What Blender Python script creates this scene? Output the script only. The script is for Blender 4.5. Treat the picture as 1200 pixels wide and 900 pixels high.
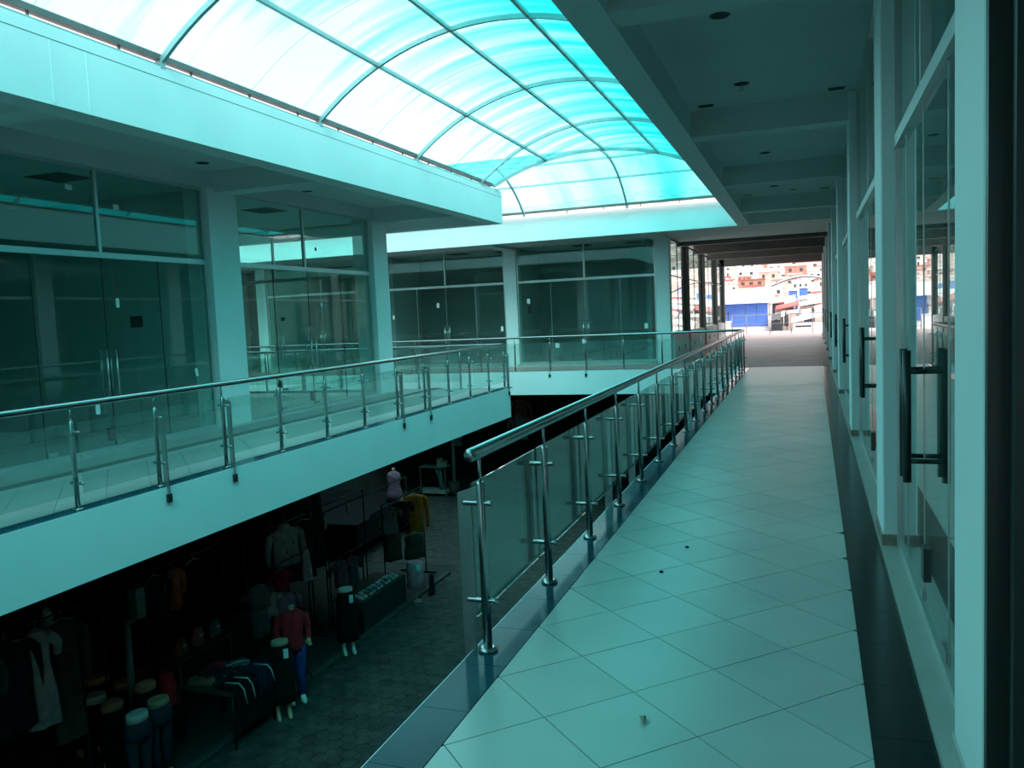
import bpy, math, random
from mathutils import Matrix, Vector
random.seed(7)
sc = bpy.context.scene
for o in list(bpy.data.objects):
    bpy.data.objects.remove(o)

# ------------------------------------------------------------------ camera
H = 1.55
cam_d = bpy.data.cameras.new('camera')
cam_d.sensor_width = 36.0
cam_d.lens = 36.0 * 960.0 / 1200.0
cam_d.clip_start = 0.05
cam_d.clip_end = 2000
cam = bpy.data.objects.new('camera', cam_d)
sc.collection.objects.link(cam)
RX, RY, RZ = (0.942, 0.014, 0.335), (0.3325, 0.0925, -0.9386), (-0.0443, 0.9955, 0.0824)
vy = Vector(RY).normalized()
vz = (Vector(RZ) - vy * vy.dot(Vector(RZ))).normalized()
vx = vy.cross(vz)
cam.matrix_world = Matrix(((vx.x, vx.y, vx.z, 0), (vy.x, vy.y, vy.z, 0), (vz.x, vz.y, vz.z, H), (0, 0, 0, 1)))
sc.camera = cam

# ------------------------------------------------------------------ view and sky
sc.view_settings.view_transform = 'Standard'
sc.view_settings.look = 'None'
sc.view_settings.gamma = 1.0
sc.view_settings.use_curve_mapping = False
sc.view_settings.exposure = 0.0
sc.cycles.max_bounces = 10
sc.cycles.diffuse_bounces = 5
sc.cycles.glossy_bounces = 4
sc.cycles.transmission_bounces = 4
sc.cycles.transparent_max_bounces = 32
sc.cycles.caustics_reflective = False
sc.cycles.caustics_refractive = False

SKY = 2.85
world = bpy.data.worlds.new('overcast_sky')
sc.world = world
world.use_nodes = True
nt = world.node_tree
nt.nodes.clear()
wo = nt.nodes.new('ShaderNodeOutputWorld')
bg = nt.nodes.new('ShaderNodeBackground')
tc = nt.nodes.new('ShaderNodeTexCoord')
nz = nt.nodes.new('ShaderNodeTexNoise')
nz.inputs['Scale'].default_value = 2.2
nz.inputs['Detail'].default_value = 5
cr = nt.nodes.new('ShaderNodeValToRGB')
cr.color_ramp.elements[0].position = 0.38
cr.color_ramp.elements[0].color = (0.74, 0.80, 0.86, 1)
cr.color_ramp.elements[1].position = 0.62
cr.color_ramp.elements[1].color = (1.0, 0.97, 0.95, 1)
nt.links.new(tc.outputs['Generated'], nz.inputs['Vector'])
nt.links.new(nz.outputs['Fac'], cr.inputs['Fac'])
nt.links.new(cr.outputs['Color'], bg.inputs['Color'])
bg.inputs['Strength'].default_value = SKY
nt.links.new(bg.outputs[0], wo.inputs[0])

# hazy sun, high on the right and a little behind the viewer
sun_d = bpy.data.lights.new('sun', 'SUN')
sun_d.energy = 3.1
sun_d.angle = math.radians(35)
sun_d.color = (1.0, 0.96, 0.93)
sun = bpy.data.objects.new('sun', sun_d)
sc.collection.objects.link(sun)
sun.location = (20, -20, 40)
sun.rotation_euler = Vector((0.33, -0.62, 0.70)).to_track_quat('Z', 'Y').to_euler()


# ------------------------------------------------------------------ materials
def pmat(name, col, rough=0.5, metal=0.0, var=0.07, scale=3.0, spec=0.5, bump=0.0, stretch=(1, 1, 1), dots=None):
    m = bpy.data.materials.new(name)
    m.use_nodes = True
    t = m.node_tree
    b = t.nodes['Principled BSDF']
    b.inputs['Roughness'].default_value = rough
    b.inputs['Metallic'].default_value = metal
    b.inputs['Specular IOR Level'].default_value = spec
    g = t.nodes.new('ShaderNodeNewGeometry')
    mp = t.nodes.new('ShaderNodeMapping')
    mp.inputs['Scale'].default_value = stretch
    t.links.new(g.outputs['Position'], mp.inputs['Vector'])
    n = t.nodes.new('ShaderNodeTexNoise')
    n.inputs['Scale'].default_value = scale
    n.inputs['Detail'].default_value = 5
    t.links.new(mp.outputs[0], n.inputs['Vector'])
    r = t.nodes.new('ShaderNodeValToRGB')
    r.color_ramp.elements[0].position = 0.3
    r.color_ramp.elements[1].position = 0.7
    r.color_ramp.elements[0].color = tuple(max(0, c * (1 - var)) for c in col) + (1,)
    r.color_ramp.elements[1].color = tuple(min(1, c * (1 + var)) for c in col) + (1,)
    t.links.new(n.outputs['Fac'], r.inputs['Fac'])
    out = r.outputs['Color']
    if dots:
        dcol, dscale, dthr = dots
        v = t.nodes.new('ShaderNodeTexVoronoi')
        v.inputs['Scale'].default_value = dscale
        t.links.new(g.outputs['Position'], v.inputs['Vector'])
        lt = t.nodes.new('ShaderNodeMath')
        lt.operation = 'LESS_THAN'
        lt.inputs[1].default_value = dthr
        t.links.new(v.outputs['Distance'], lt.inputs[0])
        mx = t.nodes.new('ShaderNodeMix')
        mx.data_type = 'RGBA'
        t.links.new(lt.outputs[0], mx.inputs['Factor'])
        t.links.new(out, mx.inputs['A'])
        mx.inputs['B'].default_value = tuple(dcol) + (1,)
        out = mx.outputs['Result']
    t.links.new(out, b.inputs['Base Color'])
    if bump:
        bp = t.nodes.new('ShaderNodeBump')
        bp.inputs['Strength'].default_value = bump
        bp.inputs['Distance'].default_value = 0.01
        t.links.new(n.outputs['Fac'], bp.inputs['Height'])
        t.links.new(bp.outputs[0], b.inputs['Normal'])
    return m


def glassmat(name, tint=(0.86, 0.96, 0.94), f0=0.05, dust=0.03, dustcol=(0.5, 0.56, 0.55)):
    m = bpy.data.materials.new(name)
    m.use_nodes = True
    t = m.node_tree
    t.nodes.clear()
    out = t.nodes.new('ShaderNodeOutputMaterial')
    tr = t.nodes.new('ShaderNodeBsdfTransparent')
    tr.inputs[0].default_value = tint + (1,)
    gl = t.nodes.new('ShaderNodeBsdfGlossy')
    gl.inputs['Roughness'].default_value = 0.0
    gl.inputs['Color'].default_value = (0.95, 1.0, 0.99, 1)
    lw = t.nodes.new('ShaderNodeLayerWeight')
    lw.inputs['Blend'].default_value = 0.5
    pw = t.nodes.new('ShaderNodeMath'); pw.operation = 'POWER'; pw.inputs[1].default_value = 4.5
    ma = t.nodes.new('ShaderNodeMath'); ma.operation = 'MULTIPLY_ADD'; ma.use_clamp = True
    ma.inputs[1].default_value = 1 - f0; ma.inputs[2].default_value = f0
    t.links.new(lw.outputs['Facing'], pw.inputs[0])
    t.links.new(pw.outputs[0], ma.inputs[0])
    mx = t.nodes.new('ShaderNodeMixShader')
    t.links.new(ma.outputs[0], mx.inputs[0])
    t.links.new(tr.outputs[0], mx.inputs[1])
    t.links.new(gl.outputs[0], mx.inputs[2])
    df = t.nodes.new('ShaderNodeBsdfDiffuse')
    df.inputs[0].default_value = dustcol + (1,)
    g = t.nodes.new('ShaderNodeNewGeometry')
    n = t.nodes.new('ShaderNodeTexNoise'); n.inputs['Scale'].default_value = 2.5; n.inputs['Detail'].default_value = 6
    t.links.new(g.outputs['Position'], n.inputs['Vector'])
    mm = t.nodes.new('ShaderNodeMath'); mm.operation = 'MULTIPLY'; mm.inputs[1].default_value = dust * 2
    t.links.new(n.outputs['Fac'], mm.inputs[0])
    m2 = t.nodes.new('ShaderNodeMixShader')
    t.links.new(mm.outputs[0], m2.inputs[0])
    t.links.new(mx.outputs[0], m2.inputs[1])
    t.links.new(df.outputs[0], m2.inputs[2])
    t.links.new(m2.outputs[0], out.inputs[0])
    return m


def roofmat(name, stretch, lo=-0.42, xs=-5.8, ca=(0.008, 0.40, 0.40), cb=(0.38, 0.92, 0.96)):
    """cyan polycarbonate sheet, bleached in streaks that follow the curve of the sheet, paler to the left as sky glow put into the tint"""
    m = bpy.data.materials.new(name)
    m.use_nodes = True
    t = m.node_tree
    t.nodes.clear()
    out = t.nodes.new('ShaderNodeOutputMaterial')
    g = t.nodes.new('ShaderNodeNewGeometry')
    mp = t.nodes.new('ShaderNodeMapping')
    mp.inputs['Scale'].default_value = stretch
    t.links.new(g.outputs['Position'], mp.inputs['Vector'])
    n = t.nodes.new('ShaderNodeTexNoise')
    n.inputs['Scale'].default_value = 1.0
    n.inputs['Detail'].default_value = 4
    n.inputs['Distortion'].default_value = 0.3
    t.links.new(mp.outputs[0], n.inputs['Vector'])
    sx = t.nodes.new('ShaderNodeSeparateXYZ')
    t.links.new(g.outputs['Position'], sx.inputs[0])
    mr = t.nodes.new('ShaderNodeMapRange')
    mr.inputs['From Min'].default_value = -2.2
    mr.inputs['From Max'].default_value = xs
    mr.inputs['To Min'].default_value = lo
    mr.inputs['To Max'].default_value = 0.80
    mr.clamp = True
    t.links.new(sx.outputs['X'], mr.inputs['Value'])  # sideways ramp puts the brighter left sky into the sheet colour
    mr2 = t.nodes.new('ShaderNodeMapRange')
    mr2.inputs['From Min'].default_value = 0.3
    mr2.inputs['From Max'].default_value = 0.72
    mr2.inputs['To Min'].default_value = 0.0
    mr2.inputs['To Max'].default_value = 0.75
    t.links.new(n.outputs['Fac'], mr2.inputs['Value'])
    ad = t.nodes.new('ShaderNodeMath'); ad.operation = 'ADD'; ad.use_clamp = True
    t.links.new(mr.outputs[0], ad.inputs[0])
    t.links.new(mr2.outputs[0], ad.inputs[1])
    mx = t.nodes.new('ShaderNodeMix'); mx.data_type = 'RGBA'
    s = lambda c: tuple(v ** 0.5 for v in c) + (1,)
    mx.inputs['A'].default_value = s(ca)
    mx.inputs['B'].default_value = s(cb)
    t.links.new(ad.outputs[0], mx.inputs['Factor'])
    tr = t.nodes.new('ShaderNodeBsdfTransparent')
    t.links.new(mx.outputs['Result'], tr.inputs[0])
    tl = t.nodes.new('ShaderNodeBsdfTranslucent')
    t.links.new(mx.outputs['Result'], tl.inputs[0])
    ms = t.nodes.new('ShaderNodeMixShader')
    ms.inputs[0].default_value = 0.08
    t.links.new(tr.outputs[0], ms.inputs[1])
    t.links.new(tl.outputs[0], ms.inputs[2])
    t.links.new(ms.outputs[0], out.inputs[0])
    return m


M = {}
M['paint'] = pmat('white_wall_paint', (0.82, 0.83, 0.83), 0.6, var=0.03, scale=1.2)
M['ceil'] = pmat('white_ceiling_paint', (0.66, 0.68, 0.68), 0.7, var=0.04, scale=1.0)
M['inner'] = pmat('shop_inner_paint', (0.50, 0.51, 0.50), 0.7, var=0.06, scale=0.8)
M['inner_shaded'] = pmat('shop_inner_paint_shaded', (0.22, 0.24, 0.235), 0.7, var=0.1, scale=0.8)  # shop wall paint darkened so its colour carries the far rooms' shade
M['passage'] = pmat('passage_tile_light_tint', (0.40, 0.27, 0.26), 0.45, var=0.14, scale=1.0, spec=0.12)  # same floor tile, with the outdoor light's pink cast put into its colour
M['soffit'] = pmat('soffit_painted_shade', (0.20, 0.165, 0.16), 0.85, var=0.12, scale=1.0)  # passage ceiling, beams and columns: shade put into a darker, brownish colour
M['tile'] = pmat('beige_floor_tile', (0.52, 0.51, 0.49), 0.30, var=0.06, scale=1.6, spec=0.6)
M['tile2'] = pmat('beige_floor_tile_worn', (0.49, 0.485, 0.47), 0.33, var=0.08, scale=2.2, spec=0.6)
M['grout'] = pmat('dark_grout', (0.10, 0.10, 0.10), 0.9)
M['dark'] = pmat('black_floor_tile', (0.014, 0.016, 0.018), 0.2, var=0.2, scale=3, spec=0.3)
M['blue_dark'] = pmat('slate_edge_tile', (0.02, 0.085, 0.115), 0.12, var=0.12, scale=3, spec=0.06)
M['plinth'] = pmat('plinth_stone', (0.42, 0.41, 0.38), 0.4, var=0.08)
M['steel'] = pmat('brushed_steel', (0.42, 0.42, 0.42), 0.26, 1.0, var=0.08, scale=6, stretch=(1, 1, 0.1))
M['steel_flat'] = pmat('flat_bar_steel', (0.46, 0.47, 0.46), 0.32, 1.0, var=0.1, scale=6)
M['alu'] = pmat('aluminium_frame', (0.56, 0.57, 0.57), 0.35, 0.6, var=0.05)
M['darkmetal'] = pmat('dark_metal', (0.05, 0.055, 0.055), 0.4, 0.6, var=0.1)
M['black'] = pmat('black_paint', (0.008, 0.008, 0.008), 0.7, var=0.2)
M['arch'] = pmat('roof_steel_paint', (0.40, 0.45, 0.45), 0.45, 0.2, var=0.1)
M['eave'] = pmat('eave_rust_steel', (0.20, 0.15, 0.145), 0.6, 0.2, var=0.2)
M['plate'] = pmat('white_plastic', (0.8, 0.8, 0.78), 0.4)
M['skirting'] = pmat('bare_brick_skirting', (0.30, 0.21, 0.18), 0.8, var=0.25, scale=25)
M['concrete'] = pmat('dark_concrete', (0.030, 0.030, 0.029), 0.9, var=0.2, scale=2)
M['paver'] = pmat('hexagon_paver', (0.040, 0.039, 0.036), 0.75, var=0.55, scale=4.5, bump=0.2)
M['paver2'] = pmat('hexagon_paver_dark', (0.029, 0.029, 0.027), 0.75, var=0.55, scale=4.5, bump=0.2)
M['kerb'] = pmat('kerb_stone', (0.055, 0.052, 0.045), 0.8, var=0.3)
M['pole'] = pmat('green_grey_pole', (0.22, 0.26, 0.24), 0.6, var=0.15)
M['glass'] = glassmat('clear_shop_glass', (0.81, 0.95, 0.925), 0.05, 0.012)
M['rail_glass'] = glassmat('railing_glass', (0.86, 0.95, 0.93), 0.06, 0.055, (0.42, 0.50, 0.48))
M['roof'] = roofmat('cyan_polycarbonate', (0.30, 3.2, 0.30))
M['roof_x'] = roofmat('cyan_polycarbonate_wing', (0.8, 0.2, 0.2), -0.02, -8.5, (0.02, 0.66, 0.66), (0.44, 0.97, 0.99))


def cloth(name, col, var=0.25, dots=None):
    return pmat(name, col, 0.9, var=var, scale=9, spec=0.2, dots=dots)


# ------------------------------------------------------------------ mesh helpers
class MB:
    def __init__(self):
        self.v, self.f, self.s = [], [], []

    def add(self, vs, fs, smooth=False):
        k = len(self.v)
        self.v += [tuple(p) for p in vs]
        self.f += [tuple(k + i for i in q) for q in fs]
        self.s += [smooth] * len(fs)
        return self

    def box(self, x0, x1, y0, y1, z0, z1, fn=None):
        vs = [(x, y, z) for z in (z0, z1) for y in (y0, y1) for x in (x0, x1)]
        if fn:
            vs = [fn(p) for p in vs]
        return self.add(vs, [(0, 2, 3, 1), (4, 5, 7, 6), (0, 1, 5, 4), (2, 6, 7, 3), (0, 4, 6, 2), (1, 3, 7, 5)])

    def cbox(self, x0, x1, y0, y1, z0, z1, c=0.01, fn=None):
        """box with chamfered edges"""
        X, Y, Z = (x0, x1), (y0, y1), (z0, z1)
        idx, vs = {}, []
        for i in (0, 1):
            for j in (0, 1):
                for k in (0, 1):
                    sx, sy, sz = (c, -c)[i], (c, -c)[j], (c, -c)[k]
                    for a, p in (('x', (X[i], Y[j] + sy, Z[k] + sz)), ('y', (X[i] + sx, Y[j], Z[k] + sz)), ('z', (X[i] + sx, Y[j] + sy, Z[k]))):
                        idx[(i, j, k, a)] = len(vs)
                        vs.append(fn(p) if fn else p)
        fs = []
        g = lambda i, j, k, a: idx[(i, j, k, a)]
        fs.append((g(0, 0, 0, 'x'), g(0, 0, 1, 'x'), g(0, 1, 1, 'x'), g(0, 1, 0, 'x')))
        fs.append((g(1, 0, 0, 'x'), g(1, 1, 0, 'x'), g(1, 1, 1, 'x'), g(1, 0, 1, 'x')))
        fs.append((g(0, 0, 0, 'y'), g(1, 0, 0, 'y'), g(1, 0, 1, 'y'), g(0, 0, 1, 'y')))
        fs.append((g(0, 1, 0, 'y'), g(0, 1, 1, 'y'), g(1, 1, 1, 'y'), g(1, 1, 0, 'y')))
        fs.append((g(0, 0, 0, 'z'), g(0, 1, 0, 'z'), g(1, 1, 0, 'z'), g(1, 0, 0, 'z')))
        fs.append((g(0, 0, 1, 'z'), g(1, 0, 1, 'z'), g(1, 1, 1, 'z'), g(0, 1, 1, 'z')))
        for j in (0, 1):
            for k in (0, 1):
                fs.append((g(0, j, k, 'y'), g(1, j, k, 'y'), g(1, j, k, 'z'), g(0, j, k, 'z')))
        for i in (0, 1):
            for k in (0, 1):
                fs.append((g(i, 0, k, 'x'), g(i, 1, k, 'x'), g(i, 1, k, 'z'), g(i, 0, k, 'z')))
        for i in (0, 1):
            for j in (0, 1):
                fs.append((g(i, j, 0, 'x'), g(i, j, 1, 'x'), g(i, j, 1, 'y'), g(i, j, 0, 'y')))
        for i in (0, 1):
            for j in (0, 1):
                for k in (0, 1):
                    fs.append((g(i, j, k, 'x'), g(i, j, k, 'y'), g(i, j, k, 'z')))
        return self.add(vs, fs)

    def rings(self, rs, caps=True, smooth=True, closed=True):
        n = len(rs[0])
        vs = [p for r in rs for p in r]
        fs = []
        for a in range(len(rs) - 1):
            for i in range(n if closed else n - 1):
                j = (i + 1) % n
                fs.append((a * n + i, a * n + j, (a + 1) * n + j, (a + 1) * n + i))
        self.add(vs, fs, smooth)
        if caps:
            k = len(self.v) - len(vs)
            self.f.append(tuple(k + i for i in reversed(range(n)))); self.s.append(False)
            self.f.append(tuple(k + (len(rs) - 1) * n + i for i in range(n))); self.s.append(False)
        return self

    def path(self, pts, r, n=10, caps=True):
        pts = [Vector(p) for p in pts]
        rr = r if isinstance(r, (list, tuple)) else [r] * len(pts)
        rs = []
        up = None
        for i, p in enumerate(pts):
            d = (pts[min(i + 1, len(pts) - 1)] - pts[max(i - 1, 0)]).normalized()
            if up is None:
                up = Vector((0, 0, 1)) if abs(d.z) < 0.9 else Vector((1, 0, 0))
            a = d.cross(up)
            a.normalize()
            b = a.cross(d).normalized()
            up = b
            rs.append([p + (a * math.cos(t) + b * math.sin(t)) * rr[i] for t in [2 * math.pi * k / n for k in range(n)]])
        return self.rings(rs, caps)

    def cyl(self, p0, p1, r, r1=None, n=12):
        return self.path([p0, p1], [r, r if r1 is None else r1], n)

    def ell(self, secs, n=14, caps=True):
        """loft of horizontal ellipses: (z, cx, cy, rx, ry)"""
        return self.rings([[(cx + rx * math.cos(2 * math.pi * k / n), cy + ry * math.sin(2 * math.pi * k / n), z) for k in range(n)]
                           for z, cx, cy, rx, ry in secs], caps)

    def prism(self, poly, z0, z1):
        n = len(poly)
        vs = [(x, y, z0) for x, y in poly] + [(x, y, z1) for x, y in poly]
        fs = [tuple(reversed(range(n))), tuple(range(n, 2 * n))] + [(i, (i + 1) % n, n + (i + 1) % n, n + i) for i in range(n)]
        return self.add(vs, fs)

    def mesh(self, name, mat):
        me = bpy.data.meshes.new(name)
        me.from_pydata(self.v, [], self.f)
        me.polygons.foreach_set('use_smooth', self.s)
        me.materials.append(mat)
        me.update()
        return me

    def build(self, name, mat, parent=None):
        return place(name, self.mesh(name, M[mat] if isinstance(mat, str) else mat), parent)


WM = {}


def place(name, me, parent=None, loc=(0, 0, 0), rz=0.0):
    o = bpy.data.objects.new(name, me)
    sc.collection.objects.link(o)
    o.location = loc
    o.rotation_euler = (0, 0, rz)
    WM[o.name] = Matrix.Translation(loc) @ Matrix.Rotation(rz, 4, 'Z')
    if parent is not None:
        o.parent = parent
        o.matrix_parent_inverse = WM[parent.name].inverted()
    return o


def tag(o, label=None, cat=None, group=None, kind=None):
    if label: o['label'] = label
    if cat: o['category'] = cat
    if group: o['group'] = group
    if kind: o['kind'] = kind
    return o


def thing(name, loc, label, cat, group=None):
    o = bpy.data.objects.new(name, None)
    o.empty_display_size = 0.1
    sc.collection.objects.link(o)
    o.location = loc
    WM[o.name] = Matrix.Translation(loc)
    return tag(o, label, cat, group)


def struct(name, mb, mat, label=None):
    o = mb.build(name, mat)
    o['kind'] = 'structure'
    if label: o['label'] = label
    return o


def sh(y):
    """the shop wall runs slightly out of parallel with the railing"""
    return 0.0115 * (y - 5.2)


def shp(p):
    return (p[0] + sh(p[1]), p[1], p[2])


def clip(poly, a, b, c):
    """keep a*x + b*y <= c"""
    out = []
    for i in range(len(poly)):
        p, q = poly[i], poly[(i + 1) % len(poly)]
        dp, dq = a * p[0] + b * p[1] - c, a * q[0] + b * q[1] - c
        if dp <= 0:
            out.append(p)
        if (dp < 0 < dq) or (dq < 0 < dp):
            t = dp / (dp - dq)
            out.append((p[0] + t * (q[0] - p[0]), p[1] + t * (q[1] - p[1])))
    return out


def area(poly):
    return abs(sum(poly[i][0] * poly[(i + 1) % len(poly)][1] - poly[(i + 1) % len(poly)][0] * poly[i][1] for i in range(len(poly)))) / 2


# ------------------------------------------------------------------ floors
TZ = 0.012
fr = struct('floor_right', MB().box(-1.475, 0.60, -6, 21.4, -0.64, -TZ).box(0.60, 6.0, -6, 21.4, -0.64, -TZ)
            , 'grout', 'upper gallery floor slab of the corridor beside the shop wall')
fs_ = struct('trim_1', MB().box(-1.480, -1.474, -6, 21.4, -0.64, -0.001), 'paint', 'white edge of the corridor slab facing the well')
struct('floor_back', MB().box(-20, 6.0, 21.4, 27.2, -0.64, 0.0).box(-3.9, 6.0, 27.2, 46.2, -0.64, 0.0), 'passage', 'floor of the cross gallery and passage at the far end')
struct('trim_2', MB().box(-20, -1.47, 21.394, 21.40, -0.64, 0.004), 'paint', 'white edge of the far cross gallery slab')
fl = struct('floor_left', MB().box(-20, -6.035, -6, 16.745, -0.64, -TZ), 'grout', 'upper gallery floor slab across the well on the left')
struct('trim_3', MB().box(-6.036, -6.03, -6, 16.75, -0.64, -0.002).box(-20, -6.03, 16.744, 16.75, -0.64, -0.002), 'paint', 'broad white edge of the left gallery slab')


def diag_tiles(parent, x0, xr0, slope, y0, y1, ox, oy, h, name='tile', gap=0.0022):
    """square tiles laid on the diagonal, cut at both edges; right edge is xr0 + slope*y"""
    i0, i1 = int((x0 - ox) / h) - 2, int((xr0 + slope * y1 - ox) / h) + 2
    j0, j1 = int((y0 - oy) / h) - 2, int((y1 - oy) / h) + 2
    g = gap * 1.414
    n = 0
    for j in range(j0, j1 + 1):
        for i in range(i0, i1 + 1):
            if (i + j) % 2 == 0:
                continue
            cx, cy = ox + i * h, oy + j * h
            p = [(cx + h - g, cy), (cx, cy + h - g), (cx - h + g, cy), (cx, cy - h + g)]
            p = clip(p, -1, 0, -x0)
            p = clip(p, 1, -slope, xr0) if p else p
            p = clip(p, 0, -1, -y0) if p else p
            p = clip(p, 0, 1, y1) if p else p
            if len(p) < 3 or area(p) < 0.0015:
                continue
            MB().prism(p, -TZ - 0.004, 0.0 - random.random() * 0.0006).build(name, 'tile' if random.random() < 0.6 else 'tile2', parent)
            n += 1
    return n


HT = 0.2917
diag_tiles(fr, -1.262, 0.230 - 0.0115 * 4.9, 0.0115, 1.3, 17.0, -1.255, 2.605, HT)
MB().add([(-1.262, 17.0, 0), (shp((0.233, 17, 0))[0], 17, 0), (shp((0.233, 21.4, 0))[0], 21.4, 0), (-1.262, 21.4, 0)], [(0, 1, 2, 3)]).build('far_tiling', 'tile', fr)
MB().add([(-1.262, -6, 0), (0.12, -6, 0), (0.18, 1.3, 0), (-1.262, 1.3, 0)], [(0, 1, 2, 3)]).build('near_tiling', 'tile', fr)
y = 1.57
while y < 21.3:
    y2 = min(y + 0.43, 21.4)
    MB().box(-1.475, -1.266, y + 0.0015, y2 - 0.0015, -TZ - 0.004, 0.0).build('edge_tile', 'blue_dark', fr)
    MB().box(0.235, 0.436, y + 0.2015, y2 + 0.1985, -TZ - 0.004, 0.0, shp).build('border_tile', 'dark', fr)
    y += 0.43
MB().box(0.44, 0.62, 1.0, 42, -0.01, 0.03, shp).build('plinth', 'plinth', fr)

diag_tiles(fl, -7.74, -6.245, 0, 3.8, 16.55, -7.74, 3.9, HT)
y = 3.6
while y < 16.5:
    MB().box(-6.235, -6.036, y + 0.002, y + 0.428, -TZ - 0.004, 0).build('edge_tile', 'blue_dark', fl)
    MB().box(-7.95, -7.748, y + 0.002, y + 0.428, -TZ - 0.004, 0).build('border_tile', 'dark', fl)
    y += 0.43
MB().box(-8.35, -7.955, -6, 15.35, -0.01, 0.10).build('plinth', 'plinth', fl)
MB().box(-20, -6.245, -6, 3.8, -0.02, -0.001).build('near_tiling', 'tile', fl)
MB().box(-20, -8.36, 3.8, 15.3, -0.02, 0.0).build('shop_flooring', 'tile', fl)
MB().box(-20, -7.95, 15.36, 16.74, -0.02, 0.0).build('end_walkway', 'tile', fl)

# ------------------------------------------------------------------ roofs, ceilings, beams
struct('ceiling_right', MB().box(-1.20, 6, -6, 21.4, 3.84, 4.15), 'ceil', 'recessed white ceiling over the corridor')
struct('trim_4', MB().box(-1.47, -1.20, -6, 21.4, 3.53, 4.20), 'paint', 'white edge beam along the corridor ceiling')
for k, (y0, y1) in enumerate([(1.25, 1.55), (5.6, 5.9), (9.98, 10.28), (14.2, 14.5), (18.4, 18.7)]):
    struct('trim_%d' % (5 + k), MB().box(-1.20, 0.8, y0, y1, 3.54, 3.845), 'ceil', 'white cross beam under the corridor ceiling')
struct('ceiling_left', MB().box(-20, -6.33, -6, 16.45, 3.84, 4.15), 'ceil', 'recessed ceiling over the left gallery')
pl = struct('wall_parapet', MB().box(-6.33, -6.03, -6, 16.75, 3.53, 4.20).box(-20, -6.33, 16.45, 16.75, 3.53, 4.20), 'paint', 'deep pale beam under the skylight edge on the left')
MB().box(-6.032, -6.0285, -6, 16.75, 4.085, 4.091).build('groove', 'grout', pl)
for yy in (5.52, 5.90):
    MB().box(-6.031, -6.026, yy, yy + 0.02, 3.55, 4.08).build('plaster_seam', 'paint', pl)
struct('ceiling_shops', MB().box(-20, -8.12, -6, 15.2, 3.60, 3.845), 'ceil', 'ceiling inside the left shops')
for k, (y0, y1) in enumerate([(5.55, 5.85), (10.05, 10.40), (14.86, 15.2)]):
    struct('trim_%d' % (10 + k), MB().box(-8.12, -6.33, y0, y1, 3.54, 3.845), 'ceil', 'white cross beam under the left gallery ceiling')
struct('ceiling_back', MB().box(-20, 6, 21.70, 26.6, 3.62, 4.15), 'ceil', 'ceiling over the far cross gallery')
struct('wall_back_parapet', MB().box(-20, 6, 21.4, 21.70, 3.55, 4.20), 'paint', 'bright white beam across the far end under the skylight')
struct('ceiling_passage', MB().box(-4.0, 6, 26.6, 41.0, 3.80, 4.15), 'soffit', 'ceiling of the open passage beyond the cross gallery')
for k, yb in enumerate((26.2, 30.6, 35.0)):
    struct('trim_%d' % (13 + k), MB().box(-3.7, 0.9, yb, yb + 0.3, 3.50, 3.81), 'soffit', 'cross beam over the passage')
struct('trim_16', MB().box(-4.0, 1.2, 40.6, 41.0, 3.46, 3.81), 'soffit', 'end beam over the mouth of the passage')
for k, xb in enumerate((-3.95, -8.56, -12.95, -17.6)):
    struct('trim_%d' % (17 + k), MB().box(xb, xb + 0.39, 21.7, 23.7, 3.52, 3.63), 'ceil', 'cross beam under the far gallery ceiling')

# ------------------------------------------------------------------ walls
struct('wall_right', MB().box(4.6, 4.75, -6, 42, 0, 3.84), 'inner', 'back wall inside the right hand shops')
struct('wall_near', MB().box(-20, -1.30, -6.2, -6.0, -4.2, 5.5).box(-1.3, 6, -6.2, -6.0, -4.2, -0.64).box(-0.35, 6, -6.2, -6.0, -0.64, 4.2).box(-1.3, -0.35, -6.2, -6.0, 2.15, 4.2), 'paint', 'wall closing the near end of the well')
struct('ceiling_sun_block', MB().box(-2.5, 1.5, -10.0, -6.2, 2.35, 2.5), 'ceil', 'unseen roof added outside the near door to block the sun')  # added out of view to keep direct sun out of the doorway
struct('floor_near_outside', MB().box(-2.5, 1.5, -10.0, -6.2, -0.3, -0.01), 'tile', 'floor under the added roof outside the near door')
struct('wall_left', MB().box(-13.05, -12.9, -6, 15.2, 0, 3.6).box(-12.9, -8.3, 5.42, 5.98, 0, 3.6).box(-8.5, -8.3, -6, 5.42, 0, 3.6), 'inner', 'back wall inside the left shops')
pw_ = struct('wall_partition', MB().box(-12.9, -8.45, 9.95, 10.25, 0, 3.6), 'inner', 'partition wall between the two left shops')
struct('wall_back', MB().box(-20, -4.15, 26.4, 26.55, 0, 3.62).box(-4.30, -4.15, 24.1, 26.4, 0, 3.62), 'inner_shaded', 'back wall inside the far shops')
for k, xb in enumerate((-8.45, -12.84, -17.5)):
    struct('wall_far_partition.%03d' % k, MB().box(xb, xb + 0.15, 24.1, 26.4, 0, 3.62), 'inner', 'partition behind a far column')
struct('wall_end_left', MB().box(-20.2, -20, -6, 27, -4.2, 4.2), 'paint', 'wall closing the far left end of the wing')
struct('wall_lower_left', MB().box(-13.2, -13.0, -6, 28, -4.2, -0.64), 'concrete', 'dark back wall of the market under the left gallery')
struct('wall_lower_right', MB().box(0.6, 0.8, -6, 28, -4.2, -0.64), 'concrete', 'dark wall under the corridor')
struct('wall_lower_back', MB().box(-20, 0.8, 27.0, 27.2, -4.2, -0.64), 'concrete', 'dark back wall of the market under the far gallery')


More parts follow.
